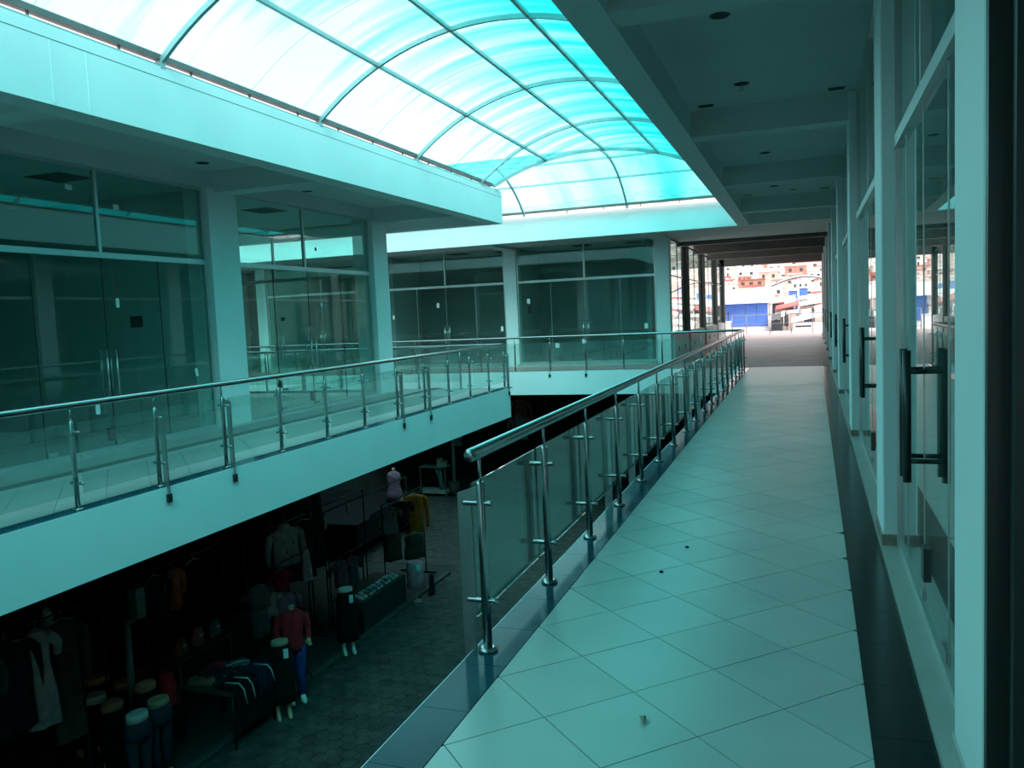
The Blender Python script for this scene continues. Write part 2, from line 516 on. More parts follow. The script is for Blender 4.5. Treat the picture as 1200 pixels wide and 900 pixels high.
def column(name, x0, x1, y0, y1, z1, label, fn=None, skirt=None, mat='paint'):
    c = MB().cbox(x0, x1, y0, y1, 0, z1, 0.008, fn).build(name, mat)
    tag(c, label, 'column', 'square white columns', 'structure')
    if skirt:
        MB().cbox(x0 - 0.008, x1 + 0.004, y0 - 0.008, y1 + 0.008, 0.0, 0.10, 0.003, fn).build('skirting', skirt, c)
    return c


RC = [(2.47, 2.95), (5.46, 5.95), (9.92, 10.40), (14.55, 15.03), (18.9, 19.4), (23.3, 23.8), (27.7, 28.2), (32.1, 32.6), (36.5, 37.0), (40.6, 41.1)]
rnames = ['nearest', 'second', 'third', 'fourth', 'fifth', 'sixth', 'seventh', 'eighth', 'ninth', 'last']
for k, (y0, y1) in enumerate(RC):
    cx_ = 0.45 if k else 0.484
    cc = column('column', cx_, 0.80, y0, y1, 3.84, 'white column of the right hand shop wall, %s from the viewer' % rnames[k], shp,
                'plinth' if k == 0 else 'skirting')
    if k == 0:
        MB().box(cx_ + 0.002, 0.80, y0 - 0.045, y0 - 0.009, 0.0, 3.84, shp).build('dark_face_panel', 'darkmetal', cc)  # dark panel over the near face of the column
        MB().box(cx_ + 0.055, cx_ + 0.075, y0 - 0.075, y0 - 0.045, 0.0, 3.84, shp).build('panel_rib', 'darkmetal', cc)
    if k:
        struct('wall_shop_partition.%03d' % k, MB().box(0.80, 4.6, y0 + 0.15, y1 - 0.15, 0, 3.84, shp), 'inner', 'partition between right hand shops')
column('column', -8.52, -8.08, 9.9, 10.55, 3.60, 'white column between the two left gallery shops')
column('column', -8.55, -8.08, 14.73, 15.32, 3.60, 'white corner column at the far end of the left shops')
column('column', -8.52, -8.08, 5.40, 6.0, 3.60, 'white column of the left gallery out past the photo edge')
for k, (xb, lb) in enumerate([(-3.95, 'white column of the far gallery at the passage corner'), (-8.56, 'white column in the middle of the far gallery shops'),
                              (-12.95, 'far gallery column half hidden behind the left corner column'), (-17.6, 'far gallery column seen through the left corner shop glass')]):
    column('column', xb, xb + 0.39, 23.68, 24.1, 3.62, lb)
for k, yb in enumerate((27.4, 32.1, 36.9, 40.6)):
    column('column', -3.72, -3.50, yb, yb + 0.30, 3.80, 'shade-darkened column along the left of the passage, %s from the well' % ['first', 'second', 'third', 'fourth'][k], mat='soffit')


# ------------------------------------------------------------------ shopfronts
def pull_handle(door, ax, pos, zc, hl, off, r=0.017):
    """a pair of vertical bars either side of the glass; ax: direction across the glass"""
    ax = Vector(ax)
    pos = Vector(pos)
    h = None
    for s in (-1, 1):
        p = pos + ax * off * s
        mb = MB().cyl((p.x, p.y, zc - hl), (p.x, p.y, zc + hl), r, n=10)
        for q in (-0.68, 0.68):
            a = pos
            mb.cyl((a.x, a.y, zc + q * hl), (p.x, p.y, zc + q * hl), r * 0.62, n=8)
        mb.build('pull_handle', 'darkmetal' if r > 0.016 else 'steel_flat', door)


def shopfront(axis, pos, a0, a1, ztop, label, splits, doors, tz=2.5, mull=None, fn=None, inner=1, handle=None, group=None, frame='alu', zb=0.03, lock=True, edge=None):
    """axis 'y': glass in the plane x=pos running along y; axis 'x': glass in plane y=pos running along x.
    splits: inner panel joints; doors: indices of panels that are doors"""
    t = 0.006
    a0, a1 = a0 + 0.012, a1 - 0.012
    ztop -= 0.004
    if axis == 'y':
        P = lambda a, d, z: (pos + d, a, z)
        root = thing('shopfront', fn((pos, (a0 + a1) / 2, 0)) if fn else (pos, (a0 + a1) / 2, 0), label, 'shopfront', group)
    else:
        P = lambda a, d, z: (a, pos + d, z)
        root = thing('shopfront', ((a0 + a1) / 2, pos, 0), label, 'shopfront', group)

    def bx(mb, u0, u1, d0, d1, z0, z1):
        p, q = P(u0, d0, z0), P(u1, d1, z1)
        mb.box(min(p[0], q[0]), max(p[0], q[0]), min(p[1], q[1]), max(p[1], q[1]), z0, z1, fn)
        return mb
    # transom bar, top and bottom channels, jambs
    bx(MB(), a0, a1, -0.03, 0.03, tz - 0.035, tz + 0.035).build('transom_bar', frame, root)
    bx(MB(), a0, a1, -0.02, 0.02, ztop - 0.035, ztop).build('head_channel', frame, root)
    bx(MB(), a0, a1, -0.018, 0.018, zb, zb + 0.05).build('sill_channel', frame, root)
    for u in (a0, a1 - 0.035):
        bx(MB(), u, u + 0.035, -0.022, 0.022, zb, ztop).build('jamb', frame, root)
    m = mull if mull is not None else (a0 + a1) / 2
    bx(MB(), m - 0.022, m + 0.022, -0.025, 0.025, tz + 0.035, ztop - 0.035).build('mullion', frame, root)
    bx(MB(), a0 + 0.035, m - 0.022, -t / 2, t / 2, tz + 0.035, ztop - 0.035).build('transom_pane', 'glass', root)
    bx(MB(), m + 0.022, a1 - 0.035, -t / 2, t / 2, tz + 0.035, ztop - 0.035).build('transom_pane', 'glass', root)
    ed = [a0 + 0.035] + list(splits) + [a1 - 0.035]
    for k in range(len(ed) - 1):
        u0, u1 = ed[k] + 0.004, ed[k + 1] - 0.004
        isd = k in doors
        pane = bx(MB(), u0, u1, -t / 2, t / 2, zb + (0.06 if isd else 0.05), tz - 0.035).build('door' if isd else 'glass_pane', 'glass', root)
        # polished edge strip of each pane shows as a pale upright line
        if k:
            bx(MB(), u0 - 0.007, u0 + 0.001, -0.006, 0.006, zb + 0.05, tz - 0.035).build('edge_seal', edge or frame, pane)
        if isd:
            bx(MB(), u0 + 0.01, u0 + 0.14, -0.012, 0.012, zb + 0.06, zb + 0.11).build('patch_fitting', 'steel_flat', pane)
            hu = u1 - 0.07 if (k + 1) in doors else u0 + 0.07
            hp = P(hu, 0, 0)
            hp = fn(hp) if fn else hp
            ax = (1, 0, 0) if axis == 'y' else (0, 1, 0)
            hz, hl, off, r = handle or (1.06, 0.29, 0.05, 0.014)
            pull_handle(pane, ax, hp, hz, hl, off, r)
            if lock and (k + 1) in doors:
                bx(MB(), u1 - 0.10, u1 - 0.005, -0.02, 0.02, 0.22, 0.38).build('lock_box', 'darkmetal', pane)
    return root


def bays(a0, a1, n=4):
    return [a0 + (a1 - a0) * k / n for k in range(1, n)]


BIG = (1.00, 0.31, 0.085, 0.019)
gx = 0.55
shopfront('y', gx, 2.95, 5.46, 3.83, 'nearest right hand shopfront with heavy black pull handle beside the white column', [3.52, 4.27, 5.0], (1, 2), 2.47, 4.2, shp, handle=BIG)
shopfront('y', gx, -2.0, 2.37, 3.83, 'dark glass shopfront at the right photo edge past the nearest column', [-0.9, 0.2, 1.35], (1, 2), 2.47, 0.2, shp, handle=BIG, frame='darkmetal')
rl = ['second', 'third', 'fourth', 'fifth', 'sixth', 'seventh', 'eighth', 'ninth']
for k in range(1, 9):
    a0, a1 = RC[k][1], RC[k + 1][0]
    w_ = a1 - a0
    shopfront('y', gx, a0, a1, 3.83 if k < 4 else 3.52, '%s shopfront along the right wall counting from the viewer' % rl[k - 1],
              [a0 + w_ * 0.28, a0 + w_ * 0.5, a0 + w_ * 0.74], (1, 2), 2.47, None, shp, handle=BIG)
shopfront('y', -8.2, 6.0, 9.9, 3.60, 'wide dark glass shopfront on the left gallery before the partition', [6.98, 7.99, 8.94], (1, 2), 2.53, 7.98, zb=0.10, edge='darkmetal')
shopfront('y', -8.2, 10.55, 14.73, 3.60, 'glass corner shopfront on the left gallery that shows the far gallery through', [11.5, 12.5, 13.6], (1, 2), 2.53, 12.44, zb=0.10, edge='darkmetal')
shopfront('x', 15.1, -12.9, -8.55, 3.60, 'side glass wall of the left corner shop facing the cross well', [-11.8, -10.7, -9.6], (1, 2), 2.53, zb=0.10)
bl = [(-8.17, -3.95, 'far gallery shopfront between the middle column and the passage'), (-12.56, -8.56, 'far gallery shopfront left of the middle column'),
      (-17.2, -12.95, 'far gallery shopfront seen only through the left corner shop')]
for a0, a1, lb in bl:
    shopfront('x', 23.75, a0, a1, 3.62, lb, bays(a0, a1), (1, 2), 2.56, zb=0.08)
    struct('baseboard_%d' % (1 + [b[0] for b in bl].index(a0)), MB().box(a0, a1, 23.45, 23.70, 0, 0.08), 'plinth', 'pale plinth below a far shopfront')

# windows on the left of the passage, above a low wall
for k, (y0, y1) in enumerate([(24.1, 27.4), (27.70, 32.1), (32.40, 36.9), (37.20, 40.6)]):
    lw_ = struct('wall_passage_%d' % (k + 1), MB().box(-3.72, -3.52, y0, y1, 0, 0.78), 'paint', 'low white wall under a passage window')
    wd = MB()
    n = 2
    for q in range(n + 1):
        yy = min(max(y0 + (y1 - y0) * q / n, y0 + 0.018), y1 - 0.018)
        wd.box(-3.632, -3.608, yy - 0.018, yy + 0.018, 0.78, 3.60)
    wd.box(-3.632, -3.608, y0, y1, 2.51, 2.55).box(-3.632, -3.608, y0, y1, 0.78, 0.82).box(-3.632, -3.608, y0, y1, 3.56, 3.62)
    w = struct('window_%d' % (k + 1), wd, 'darkmetal', 'dark framed passage window looking outdoors')
    for q in range(n):
        ya, yb = y0 + (y1 - y0) * q / n + 0.02, y0 + (y1 - y0) * (q + 1) / n - 0.02
        MB().box(-3.624, -3.616, ya, yb, 0.83, 2.50).build('pane', 'glass', w)
        MB().box(-3.624, -3.616, ya, yb, 2.56, 3.55).build('pane', 'glass', w)
    for q in (0.25, 0.7):
        MB().box(-3.515, -3.505, y0 + (y1 - y0) * q, y0 + (y1 - y0) * q + 0.16, 0.30, 0.42).build('socket_hole', 'black', lw_)


# ------------------------------------------------------------------ railings
def post_meshes():
    a = MB().path([(0, 0, 0.01), (0, 0, 0.792), (0, 0, 0.800)], [0.0215, 0.0215, 0.016], 14).mesh('post', M['steel'])
    b = MB().path([(0, 0, 0.0), (0, 0, 0.012), (0, 0, 0.020)], [0.046, 0.046, 0.030], 16).mesh('base_flange', M['steel'])
    c = MB().cyl((0, 0, 0.795), (0, 0, 0.925), 0.0085, n=8).mesh('stem', M['steel'])
    d = MB().path([(0.062, 0, 0), (0.056, 0, 0), (0.040, 0, 0), (-0.085, 0, 0), (-0.094, 0, 0)], [0.007, 0.0145, 0.0115, 0.0125, 0.008], 10).mesh('glass_clamp', M['steel'])
    return a, b, c, d


PM = post_meshes()


def railing(label, origin, direction, ss, brackets, outward, ext=(0.12, 0.12)):
    d = Vector(direction + (0,)).normalized()
    out = Vector(outward + (0,)).normalized()
    o = Vector((origin[0], origin[1], 0))
    rz = math.atan2(-out.y, -out.x)
    p0 = o + d * ss[0]
    root = thing('glass_railing', (p0.x, p0.y, 0), label, 'railing', 'steel and glass railings around the well')
    r = 0.031
    a, b = o + d * (ss[0] - ext[0]), o + d * (ss[-1] + ext[1])
    z = 0.94
    n = 5
    pts, rad = [], []
    for k in range(n):
        t = math.pi / 2 * k / n
        pts.append(a - d * r * 0.6 * math.cos(t) + Vector((0, 0, z))); rad.append(max(0.002, r * math.sin(t)))
    pts += [a + Vector((0, 0, z)), b + Vector((0, 0, z))]
    rad += [r, r]
    for k in range(n):
        t = math.pi / 2 * (k + 1) / n
        pts.append(b + d * r * 0.6 * math.sin(t) + Vector((0, 0, z))); rad.append(max(0.002, r * math.cos(t)))
    MB().path(pts, rad, 16).build('handrail', 'steel', root)
    for i, s in enumerate(ss):
        p = o + d * s
        po = place('post', PM[0], root, (p.x, p.y, 0), rz)
        for me, nm, zz in ((PM[1], 'base_flange', 0), (PM[2], 'stem', 0), (PM[3], 'glass_clamp', 0.70), (PM[3], 'glass_clamp', 0.24)):
            c = bpy.data.objects.new(nm, me)
            sc.collection.objects.link(c)
            c.parent = po
            c.location = (0, 0, zz)
        if i in brackets:
            th = 0.0055
            X = lambda e, l, z: tuple(p + out * e + d * l + Vector((0, 0, z)))

            def bar(mb, q):
                vs = [X(e, l, z) for l in (-th, th) for e, z in q]
                return mb.add(vs, [(3, 2, 1, 0), (4, 5, 6, 7), (0, 1, 5, 4), (1, 2, 6, 5), (2, 3, 7, 6), (3, 0, 4, 7)])
            mb = bar(MB(), [(0.055, -0.15), (0.115, -0.15), (0.115, 0.745), (0.055, 0.71)])
            bar(mb, [(0.0, 0.725), (0.055, 0.71), (0.115, 0.745), (0.0, 0.785)])
            br = mb.build('side_bracket', 'steel_flat', root)
            q2 = p + out * 0.0905
            mb = MB()
            vs = [X(e, l, z) for l in (-0.028, 0.028) for e, z in ((0.091, -0.16), (0.117, -0.16), (0.117, -0.075), (0.091, -0.075))]
            mb.add(vs, [(3, 2, 1, 0), (4, 5, 6, 7), (0, 1, 5, 4), (1, 2, 6, 5), (2, 3, 7, 6), (3, 0, 4, 7)])
            mb.build('bolt_plate', 'darkmetal', br)
        if i + 1 < len(ss):
            q = o + d * ss[i + 1]
            A, B = p + d * 0.022 + out * 0.055, q - d * 0.022 + out * 0.055
            nn = out * 0.004
            vs = [e + nn * s1 + Vector((0, 0, zz)) for zz in (0.15, 0.785) for e in (A, B) for s1 in (-1, 1)]
            MB().add(vs, [(0, 2, 3, 1), (4, 5, 7, 6), (0, 1, 5, 4), (2, 6, 7, 3), (0, 4, 6, 2), (1, 3, 7, 5)]).build('glass_panel', 'rail_glass', root)
    return root


railing('long steel and glass railing along the corridor on the right of the well', (-1.405, 0), (0, 1),
        [3.44, 4.43, 5.40, 6.37, 7.33, 8.31, 9.33, 10.4, 11.42, 12.46, 13.48, 14.5, 15.52, 16.54, 17.6, 18.65, 19.7, 20.6, 21.46], (0, 3, 4, 8, 9, 13, 14), (-1, 0), (0.10, 0.02))
railing('steel and glass railing along the edge of the left gallery', (-6.12, 0), (0, 1),
        [1.4, 2.4, 3.42, 4.45, 5.478, 6.475, 7.492, 8.535, 9.579, 10.6, 11.654, 12.668, 13.684, 14.707, 15.723, 16.66], (0, 1, 5, 6, 10, 11, 15), (1, 0), (0.1, 0.03))
railing('short railing at the far end of the left gallery, behind its corner', (0, 16.66), (-1, 0), [7.15 + 1.02 * k for k in range(10)], (3, 4, 8), (0, 1), (1.0, 0.1))
railing('railing across the front of the far gallery', (0, 21.49), (-1, 0), [2.45 + 1.02 * k for k in range(17)], (3, 4, 9, 10), (0, -1), (1.0, 0.1))

# ------------------------------------------------------------------ skylight
XC, HS, RISE, Z0 = -3.6, 2.46, 0.93, 4.29
RR = (HS * HS + RISE * RISE) / (2 * RISE)
ZC = Z0 + RISE - RR
YC = 18.74


def arcz(u):
    return ZC + math.sqrt(max(0.0, RR * RR - u * u))


def ydiag(x):
    return YC + (x - XC)


sky = thing('barrel_skylight', (XC, 5, 4.2), 'arched cyan polycarbonate skylight on steel ribs over the well', 'skylight')
purl = [-HS] + [XC + 0.0 - XC + v for v in (-1.53, -0.50, 0.54, 1.57)] + [HS]
NA = 5


def panel_main(y0, y1, u0, u1):
    rows = []
    for k in range(NA + 1):
        u = u0 + (u1 - u0) * k / NA
        x = XC + u
        z = arcz(u)
        yd = ydiag(x)
        a, b = min(y0, yd), min(y1, yd)
        if b - a < 0.004:
            b = a + 0.0
        nrm = Vector((u, 0, z - ZC)).normalized() * 0.010
        rows.append([(x, a, z), (x, b, z), (x + nrm.x, b, z + nrm.z), (x + nrm.x, a, z + nrm.z)])
    if max(r[1][1] - r[0][1] for r in rows) < 0.02:
        return
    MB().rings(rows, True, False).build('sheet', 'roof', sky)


def panel_cross(x0, x1, v0, v1):
    rows = []
    for k in range(NA + 1):
        v = v0 + (v1 - v0) * k / NA
        yy = YC + v
        z = arcz(v)
        xd = XC + v
        a, b = min(x0, xd), min(x1, xd)
        nrm = Vector((0, v, z - ZC)).normalized() * 0.010
        rows.append([(a, yy, z), (b, yy, z), (b, yy + nrm.y, z + nrm.z), (a, yy + nrm.y, z + nrm.z)])
    if max(r[1][0] - r[0][0] for r in rows) < 0.02:
        return
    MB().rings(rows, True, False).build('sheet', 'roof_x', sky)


ribs_y = [-4.86, -1.93, 1.0, 3.93, 6.87, 9.76, 12.72, 15.65]
edges = []
for a, b in zip([-6.0] + ribs_y, ribs_y + [21.3]):
    edges.append(a)
    if b < 16.5:
        edges.append((a + b) / 2)
    else:
        edges += [17.1, 18.58, 20.0]
edges.append(21.3)
for a, b in zip(edges, edges[1:]):
    for u0, u1 in zip(purl, purl[1:]):
        panel_main(a, b, u0, u1)
ribs_x = [-4.21, -7.01, -9.94, -12.87, -15.8, -18.7]
xe = [-20.0]
for r_ in reversed(ribs_x):
    xe += [(xe[-1] + r_) / 2 if len(xe) > 1 else (xe[-1] + r_) / 2, r_]
xe += [-2.7, -1.1]
for a, b in zip(xe, xe[1:]):
    for v0, v1 in zip(purl, purl[1:]):
        panel_cross(a, b, v0, v1)


def arc_bar(mb, fn, u0, u1, n, wd, depth):
    """rectangular bar bent along the arc; fn(u, lateral) -> point on the arc, bar hangs below the sheets"""
    rs = []
    for k in range(n + 1):
        u = u0 + (u1 - u0) * k / n
        rs.append([fn(u, -wd, 0.0), fn(u, wd, 0.0), fn(u, wd, -depth), fn(u, -wd, -depth)])
    return mb.rings(rs, True, False)


def pm(y):
    def f(u, l, d):
        s = (RR + d) / RR
        return (XC + u * s, y + l, ZC + (arcz(u) - ZC) * s - 0.004)
    return f


def pc(x):
    def f(v, l, d):
        s = (RR + d) / RR
        return (x + l, YC + v * s, ZC + (arcz(v) - ZC) * s - 0.004)
    return f


for yy in ribs_y:
    arc_bar(MB(), pm(yy), -HS, HS, 28, 0.022, 0.055).build('arch_rib', 'arch', sky)
    for u in (-HS, HS):
        MB().box(XC + u - 0.035, XC + u + 0.035, yy - 0.035, yy + 0.035, 4.19, 4.30).build('rib_foot', 'arch', sky)
for xx in ribs_x:
    v0 = -HS if xx < -6.03 else xx - XC
    arc_bar(MB(), pc(xx), v0, HS, 24, 0.022, 0.055).build('arch_rib', 'arch', sky)
    MB().box(xx - 0.035, xx + 0.035, YC + HS - 0.035, YC + HS + 0.035, 4.19, 4.30).build('rib_foot', 'arch', sky)


def pd(u, l, d):
    s = (RR + d) / RR
    return (XC + u * s + l * 0.707, YC + u * s - l * 0.707, ZC + (arcz(u) - ZC) * s - 0.004)


arc_bar(MB(), pd, -HS, HS, 30, 0.034, 0.065).build('hip_rib', 'arch', sky)
for u in purl[1:-1]:
    x, z = XC + u, arcz(u)
    MB().box(x - 0.024, x + 0.024, -6.0, ydiag(x), z - 0.055, z - 0.008).build('purlin', 'arch', sky)
    MB().box(-20, XC + u, YC + u - 0.022, YC + u + 0.022, z - 0.05, z - 0.008).build('purlin', 'arch', sky)
# eave beams and their little stanchions
for nm, (x0, x1, y0, y1) in {'a': (XC - HS - 0.05, XC - HS + 0.03, -6, YC - HS), 'b': (XC + HS - 0.03, XC + HS + 0.05, -6, YC + HS),
                             'c': (-20, XC + HS, YC + HS - 0.03, YC + HS + 0.05), 'd': (-20, XC - HS, YC - HS - 0.05, YC - HS + 0.03)}.items():
    MB().box(x0, x1, y0, y1, 4.265, 4.325).build('eave_beam', 'eave', sky)
yy = -5.4
while yy < 16:
    if min(abs(yy - q) for q in ribs_y) > 0.3:
        MB().box(XC - HS - 0.01, XC - HS + 0.01, yy, yy + 0.02, 4.19, 4.27).build('stanchion', 'eave', sky)
    yy += 0.977
xx = -19.5
while xx < -1.3:
    if min(abs(xx - q) for q in ribs_x) > 0.3:
        MB().box(xx, xx + 0.02, YC + HS - 0.01, YC + HS + 0.01, 4.19, 4.27).build('stanchion', 'eave', sky)
    xx += 0.977
MB().box(-6.10, -6.04, -6, 16.7, 4.19, 4.225).build('flashing', 'arch', sky)


# ------------------------------------------------------------------ ceiling fittings
def downlight(x, y, z, label, cat='light fitting', r=0.07, bulb=False, sq=False):
    t = thing('ceiling_opening', (x, y, z), label, cat, 'unfinished ceiling light openings')
    if sq:
        MB().box(x - 0.08, x + 0.08, y - 0.05, y + 0.05, z - 0.004, z + 0.02).build('dark_recess', 'black', t)
        MB().box(x - 0.09, x + 0.09, y - 0.06, y - 0.05, z - 0.007, z + 0.02).build('rim', 'darkmetal', t)
    else:
        MB().cyl((x, y, z - 0.004), (x, y, z + 0.03), r, n=18).build('dark_recess', 'black', t)
        n = 18
        rs = [[(x + q * math.cos(2 * math.pi * k / n), y + q * math.sin(2 * math.pi * k / n), zz) for k in range(n)] for q, zz in ((r, z), (r + 0.012, z - 0.002), (r + 0.006, z - 0.006), (r - 0.004, z - 0.006))]
        MB().rings(rs, False).build('rim', 'darkmetal', t)
    if bulb:
        MB().path([(x, y, z), (x + 0.01, y, z - 0.03), (x, y, z - 0.05)], 0.004, 6).build('loose_wire', 'plate', t)
        MB().ell([(z - 0.09, x, y, 0.012, 0.012), (z - 0.07, x, y, 0.024, 0.024), (z - 0.045, x, y, 0.012, 0.012)], 10).build('lamp_holder', 'plate', t)


CE = 3.84
downlight(-0.58, 6.88, CE, 'dark round light hole in the nearest corridor ceiling bay')
downlight(-0.56, 9.03, CE, 'dark ceiling hole with a loose lamp holder hanging from it', bulb=True)
downlight(-1.00, 9.80, CE, 'small dark box opening beside the second corridor beam', sq=True)
downlight(0.38, 9.75, CE, 'dark slot in the corridor ceiling beside the shop wall', sq=True)
downlight(-0.50, 13.2, CE, 'dark round light hole in the second corridor ceiling bay')
downlight(-0.48, 16.95, CE, 'small dark hole in the third corridor ceiling bay, middle of three')
downlight(-0.14, 17.7, CE, 'tiny dark hole in the third corridor ceiling bay', r=0.05)
downlight(0.46, 17.9, CE, 'dark slot in the third corridor ceiling bay beside the wall', sq=True)
downlight(-1.04, 18.0, CE, 'dark slot in the third corridor ceiling bay beside the edge beam', sq=True)
downlight(-7.75, 9.45, CE, 'dark round hole in the left gallery ceiling above the column', r=0.08)
downlight(-7.12, 8.97, CE, 'pale lamp holder hanging from the left gallery ceiling', bulb=True, r=0.03)
downlight(-7.98, 11.75, CE, 'first of two small dark boxes in the left gallery ceiling', sq=True)
downlight(-7.98, 12.35, CE, 'second of two small dark boxes in the left gallery ceiling', sq=True)
downlight(-7.2, 13.73, CE, 'faint lamp holder near the far end of the left ceiling', bulb=True, r=0.03)
downlight(-7.07, 6.71, CE, 'small dark hole in the left ceiling near the photo edge', r=0.04)


def hatch(x0, x1, y0, y1, z, label):
    t = thing('ceiling_hatch', ((x0 + x1) / 2, (y0 + y1) / 2, z), label, 'ceiling hatch', 'black ceiling hatches in the shops')
    MB().box(x0, x1, y0, y1, z - 0.006, z + 0.02).build('opening', 'black', t)
    mb = MB().box(x0 - 0.02, x1 + 0.02, y0 - 0.02, y0, z - 0.01, z + 0.02).box(x0 - 0.02, x1 + 0.02, y1, y1 + 0.02, z - 0.01, z + 0.02)
    mb.box(x0 - 0.02, x0, y0, y1, z - 0.01, z + 0.02).box(x1, x1 + 0.02, y0, y1, z - 0.01, z + 0.02)
    mb.build('rim', 'darkmetal', t)


hatch(-9.3, -8.76, 8.0, 8.5, 3.6, 'square black hatch in the ceiling of the dark left shop')
hatch(-9.15, -8.65, 12.1, 12.65, 3.6, 'square black hatch in the ceiling of the left corner shop')
hatch(-10.72, -10.1, 24.4, 24.9, 3.62, 'black hatch in the far shop ceiling left of the middle column')
hatch(-9.2, -8.7, 24.7, 25.1, 3.62, 'black hatch in the far ceiling just left of the middle column')
hatch(-6.6, -6.1, 24.5, 25.0, 3.62, 'black hatch in the far shop ceiling right of the middle column')
hatch(-5.0, -4.6, 24.7, 25.1, 3.62, 'black hatch in the far ceiling beside the passage column')


def plate(ax, x, y, z, label, w=0.08, h=0.12, mat='plate'):
    t = thing('wall_plate', (x, y, z), label, 'switch plate', 'small plates on the shop walls')
    if ax == 'y':
        MB().cbox(x - w / 2, x + w / 2, y - 0.012, y, z - h / 2, z + h / 2, 0.003).build('cover', mat, t)
        MB().box(x - w / 6, x + w / 6, y - 0.016, y - 0.011, z - h / 5, z + h / 5).build('rocker', 'darkmetal' if mat != 'plate' else 'alu', t)


plate('y', -9.60, 9.95, 1.72, 'dark fuse box on the left partition wall', 0.24, 0.17, 'black')
plate('y', -10.4, 9.95, 0.37, 'white socket low on the left partition wall', 0.09, 0.16)
M['paper'] = pmat('sticker_paper', (0.86, 0.85, 0.82), 0.7, var=0.04)


def sticker(ax, x, y, z, w, h, label, mat='paper', tilt=0.0):
    """paper label stuck on a pane, one curled corner"""
    c = 0.012
    pts = [(-w / 2 + c, -h / 2), (w / 2 - c, -h / 2), (w / 2, -h / 2 + c), (w / 2, h / 2 - c), (w / 2 - c, h / 2), (-w / 2 + c, h / 2), (-w / 2, h / 2 - c), (-w / 2, -h / 2 + c)]
    ct, st_ = math.cos(tilt), math.sin(tilt)
    pts = [(p[0] * ct - p[1] * st_, p[0] * st_ + p[1] * ct) for p in pts]
    m = MB().prism(pts, 0, 0.002)
    if ax == 'y':
        m.v = [(x + p[0], y - p[2], z + p[1]) for p in m.v]
    else:
        m.v = [(x + p[2], y + p[0], z + p[1]) for p in m.v]
    tag(m.build('glass_sticker', mat), label, 'sticker', 'paper stickers on the shop glass')


yg = 23.746
sticker('y', -12.43, yg, 1.68, 0.08, 0.13, 'small white sticker, leftmost on the far shop glass')
sticker('y', -10.84, yg, 1.99, 0.09, 0.15, 'white sticker on the far shop glass left of the middle column')
sticker('y', -8.72, yg, 1.18, 0.08, 0.15, 'white sticker close to the left side of the middle far column')
sticker('y', -7.83, yg, 1.98, 0.10, 0.15, 'white sticker on the far glass just right of the middle column')
sticker('y', -7.80, yg, 1.72, 0.10, 0.22, 'dark sticker under a white one right of the middle far column', 'black')
sticker('y', -4.27, yg, 1.10, 0.10, 0.15, 'white sticker on the far glass next to the passage column')
sticker('y', -6.97, yg, 0.61, 0.12, 0.14, 'white sticker low on the far glass behind the railing')
sticker('y', -6.15, yg, 0.71, 0.09, 0.14, 'pale sticker low on the far glass right of another low one')
xg = -8.196
sticker('x', xg, 8.20, 1.94, 0.055, 0.12, 'white sticker on the dark left shop glass above the handles')
sticker('x', xg, 9.54, 0.95, 0.055, 0.12, 'white sticker on the dark left shop glass near the column', tilt=0.15)
sticker('x', xg, 7.75, 0.63, 0.07, 0.12, 'white sticker low on the dark left shop glass')
sticker('x', xg, 7.60, 3.31, 0.10, 0.06, 'pale sticker on the left transom glass below the black hatch')
sticker('x', xg, 8.30, 3.15, 0.09, 0.07, 'pale sticker on the transom glass right of its mullion')
sticker('x', xg, 12.90, 1.91, 0.06, 0.07, 'pale square sticker on the left corner shop glass')
sticker('x', xg, 12.82, 2.90, 0.06, 0.06, 'dark square sticker on the corner shop transom glass', 'black')
sticker('x', xg, 11.70, 1.67, 0.10, 0.06, 'dark sticker on the left corner shop glass', 'black')
sticker('y', -11.46, 15.096, 1.46, 0.09, 0.14, 'white tilted sticker on the side glass of the corner shop', tilt=0.3)
sticker('y', -9.93, 15.096, 1.46, 0.05, 0.10, 'small white sticker on the corner shop side glass', tilt=0.2)

# debris on the corridor floor
lf = MB()
rs = []
for k in range(9):
    t = k / 8
    w = 0.012 * math.sin(math.pi * min(1, max(0.02, t))) + 0.001
    x, y_, z = -0.60 + 0.06 * t * 0.3, 2.99 - 0.06 * t, 0.004 + 0.014 * math.sin(math.pi * t)
    rs.append([(x - w, y_, z), (x, y_, z + 0.001), (x + w, y_, z + 0.003), (x, y_, z - 0.002)])
lf.rings(rs)
M['leaf'] = pmat('dry_leaf', (0.30, 0.30, 0.20), 0.8, var=0.3, scale=60)
tag(lf.build('dry_leaf', 'leaf'), 'small curled dry leaf on the corridor tiles', 'leaf')
for x, y_, lb in ((-0.728, 5.281, 'dark crumb on the corridor floor, farther of two'), (-0.808, 4.743, 'dark crumb on the corridor floor, nearer of two')):
    tag(MB().ell([(0.0, x, y_, 0.012, 0.008), (0.006, x, y_, 0.014, 0.01), (0.012, x, y_, 0.006, 0.005)], 8).build('crumb', 'black'), lb, 'debris')

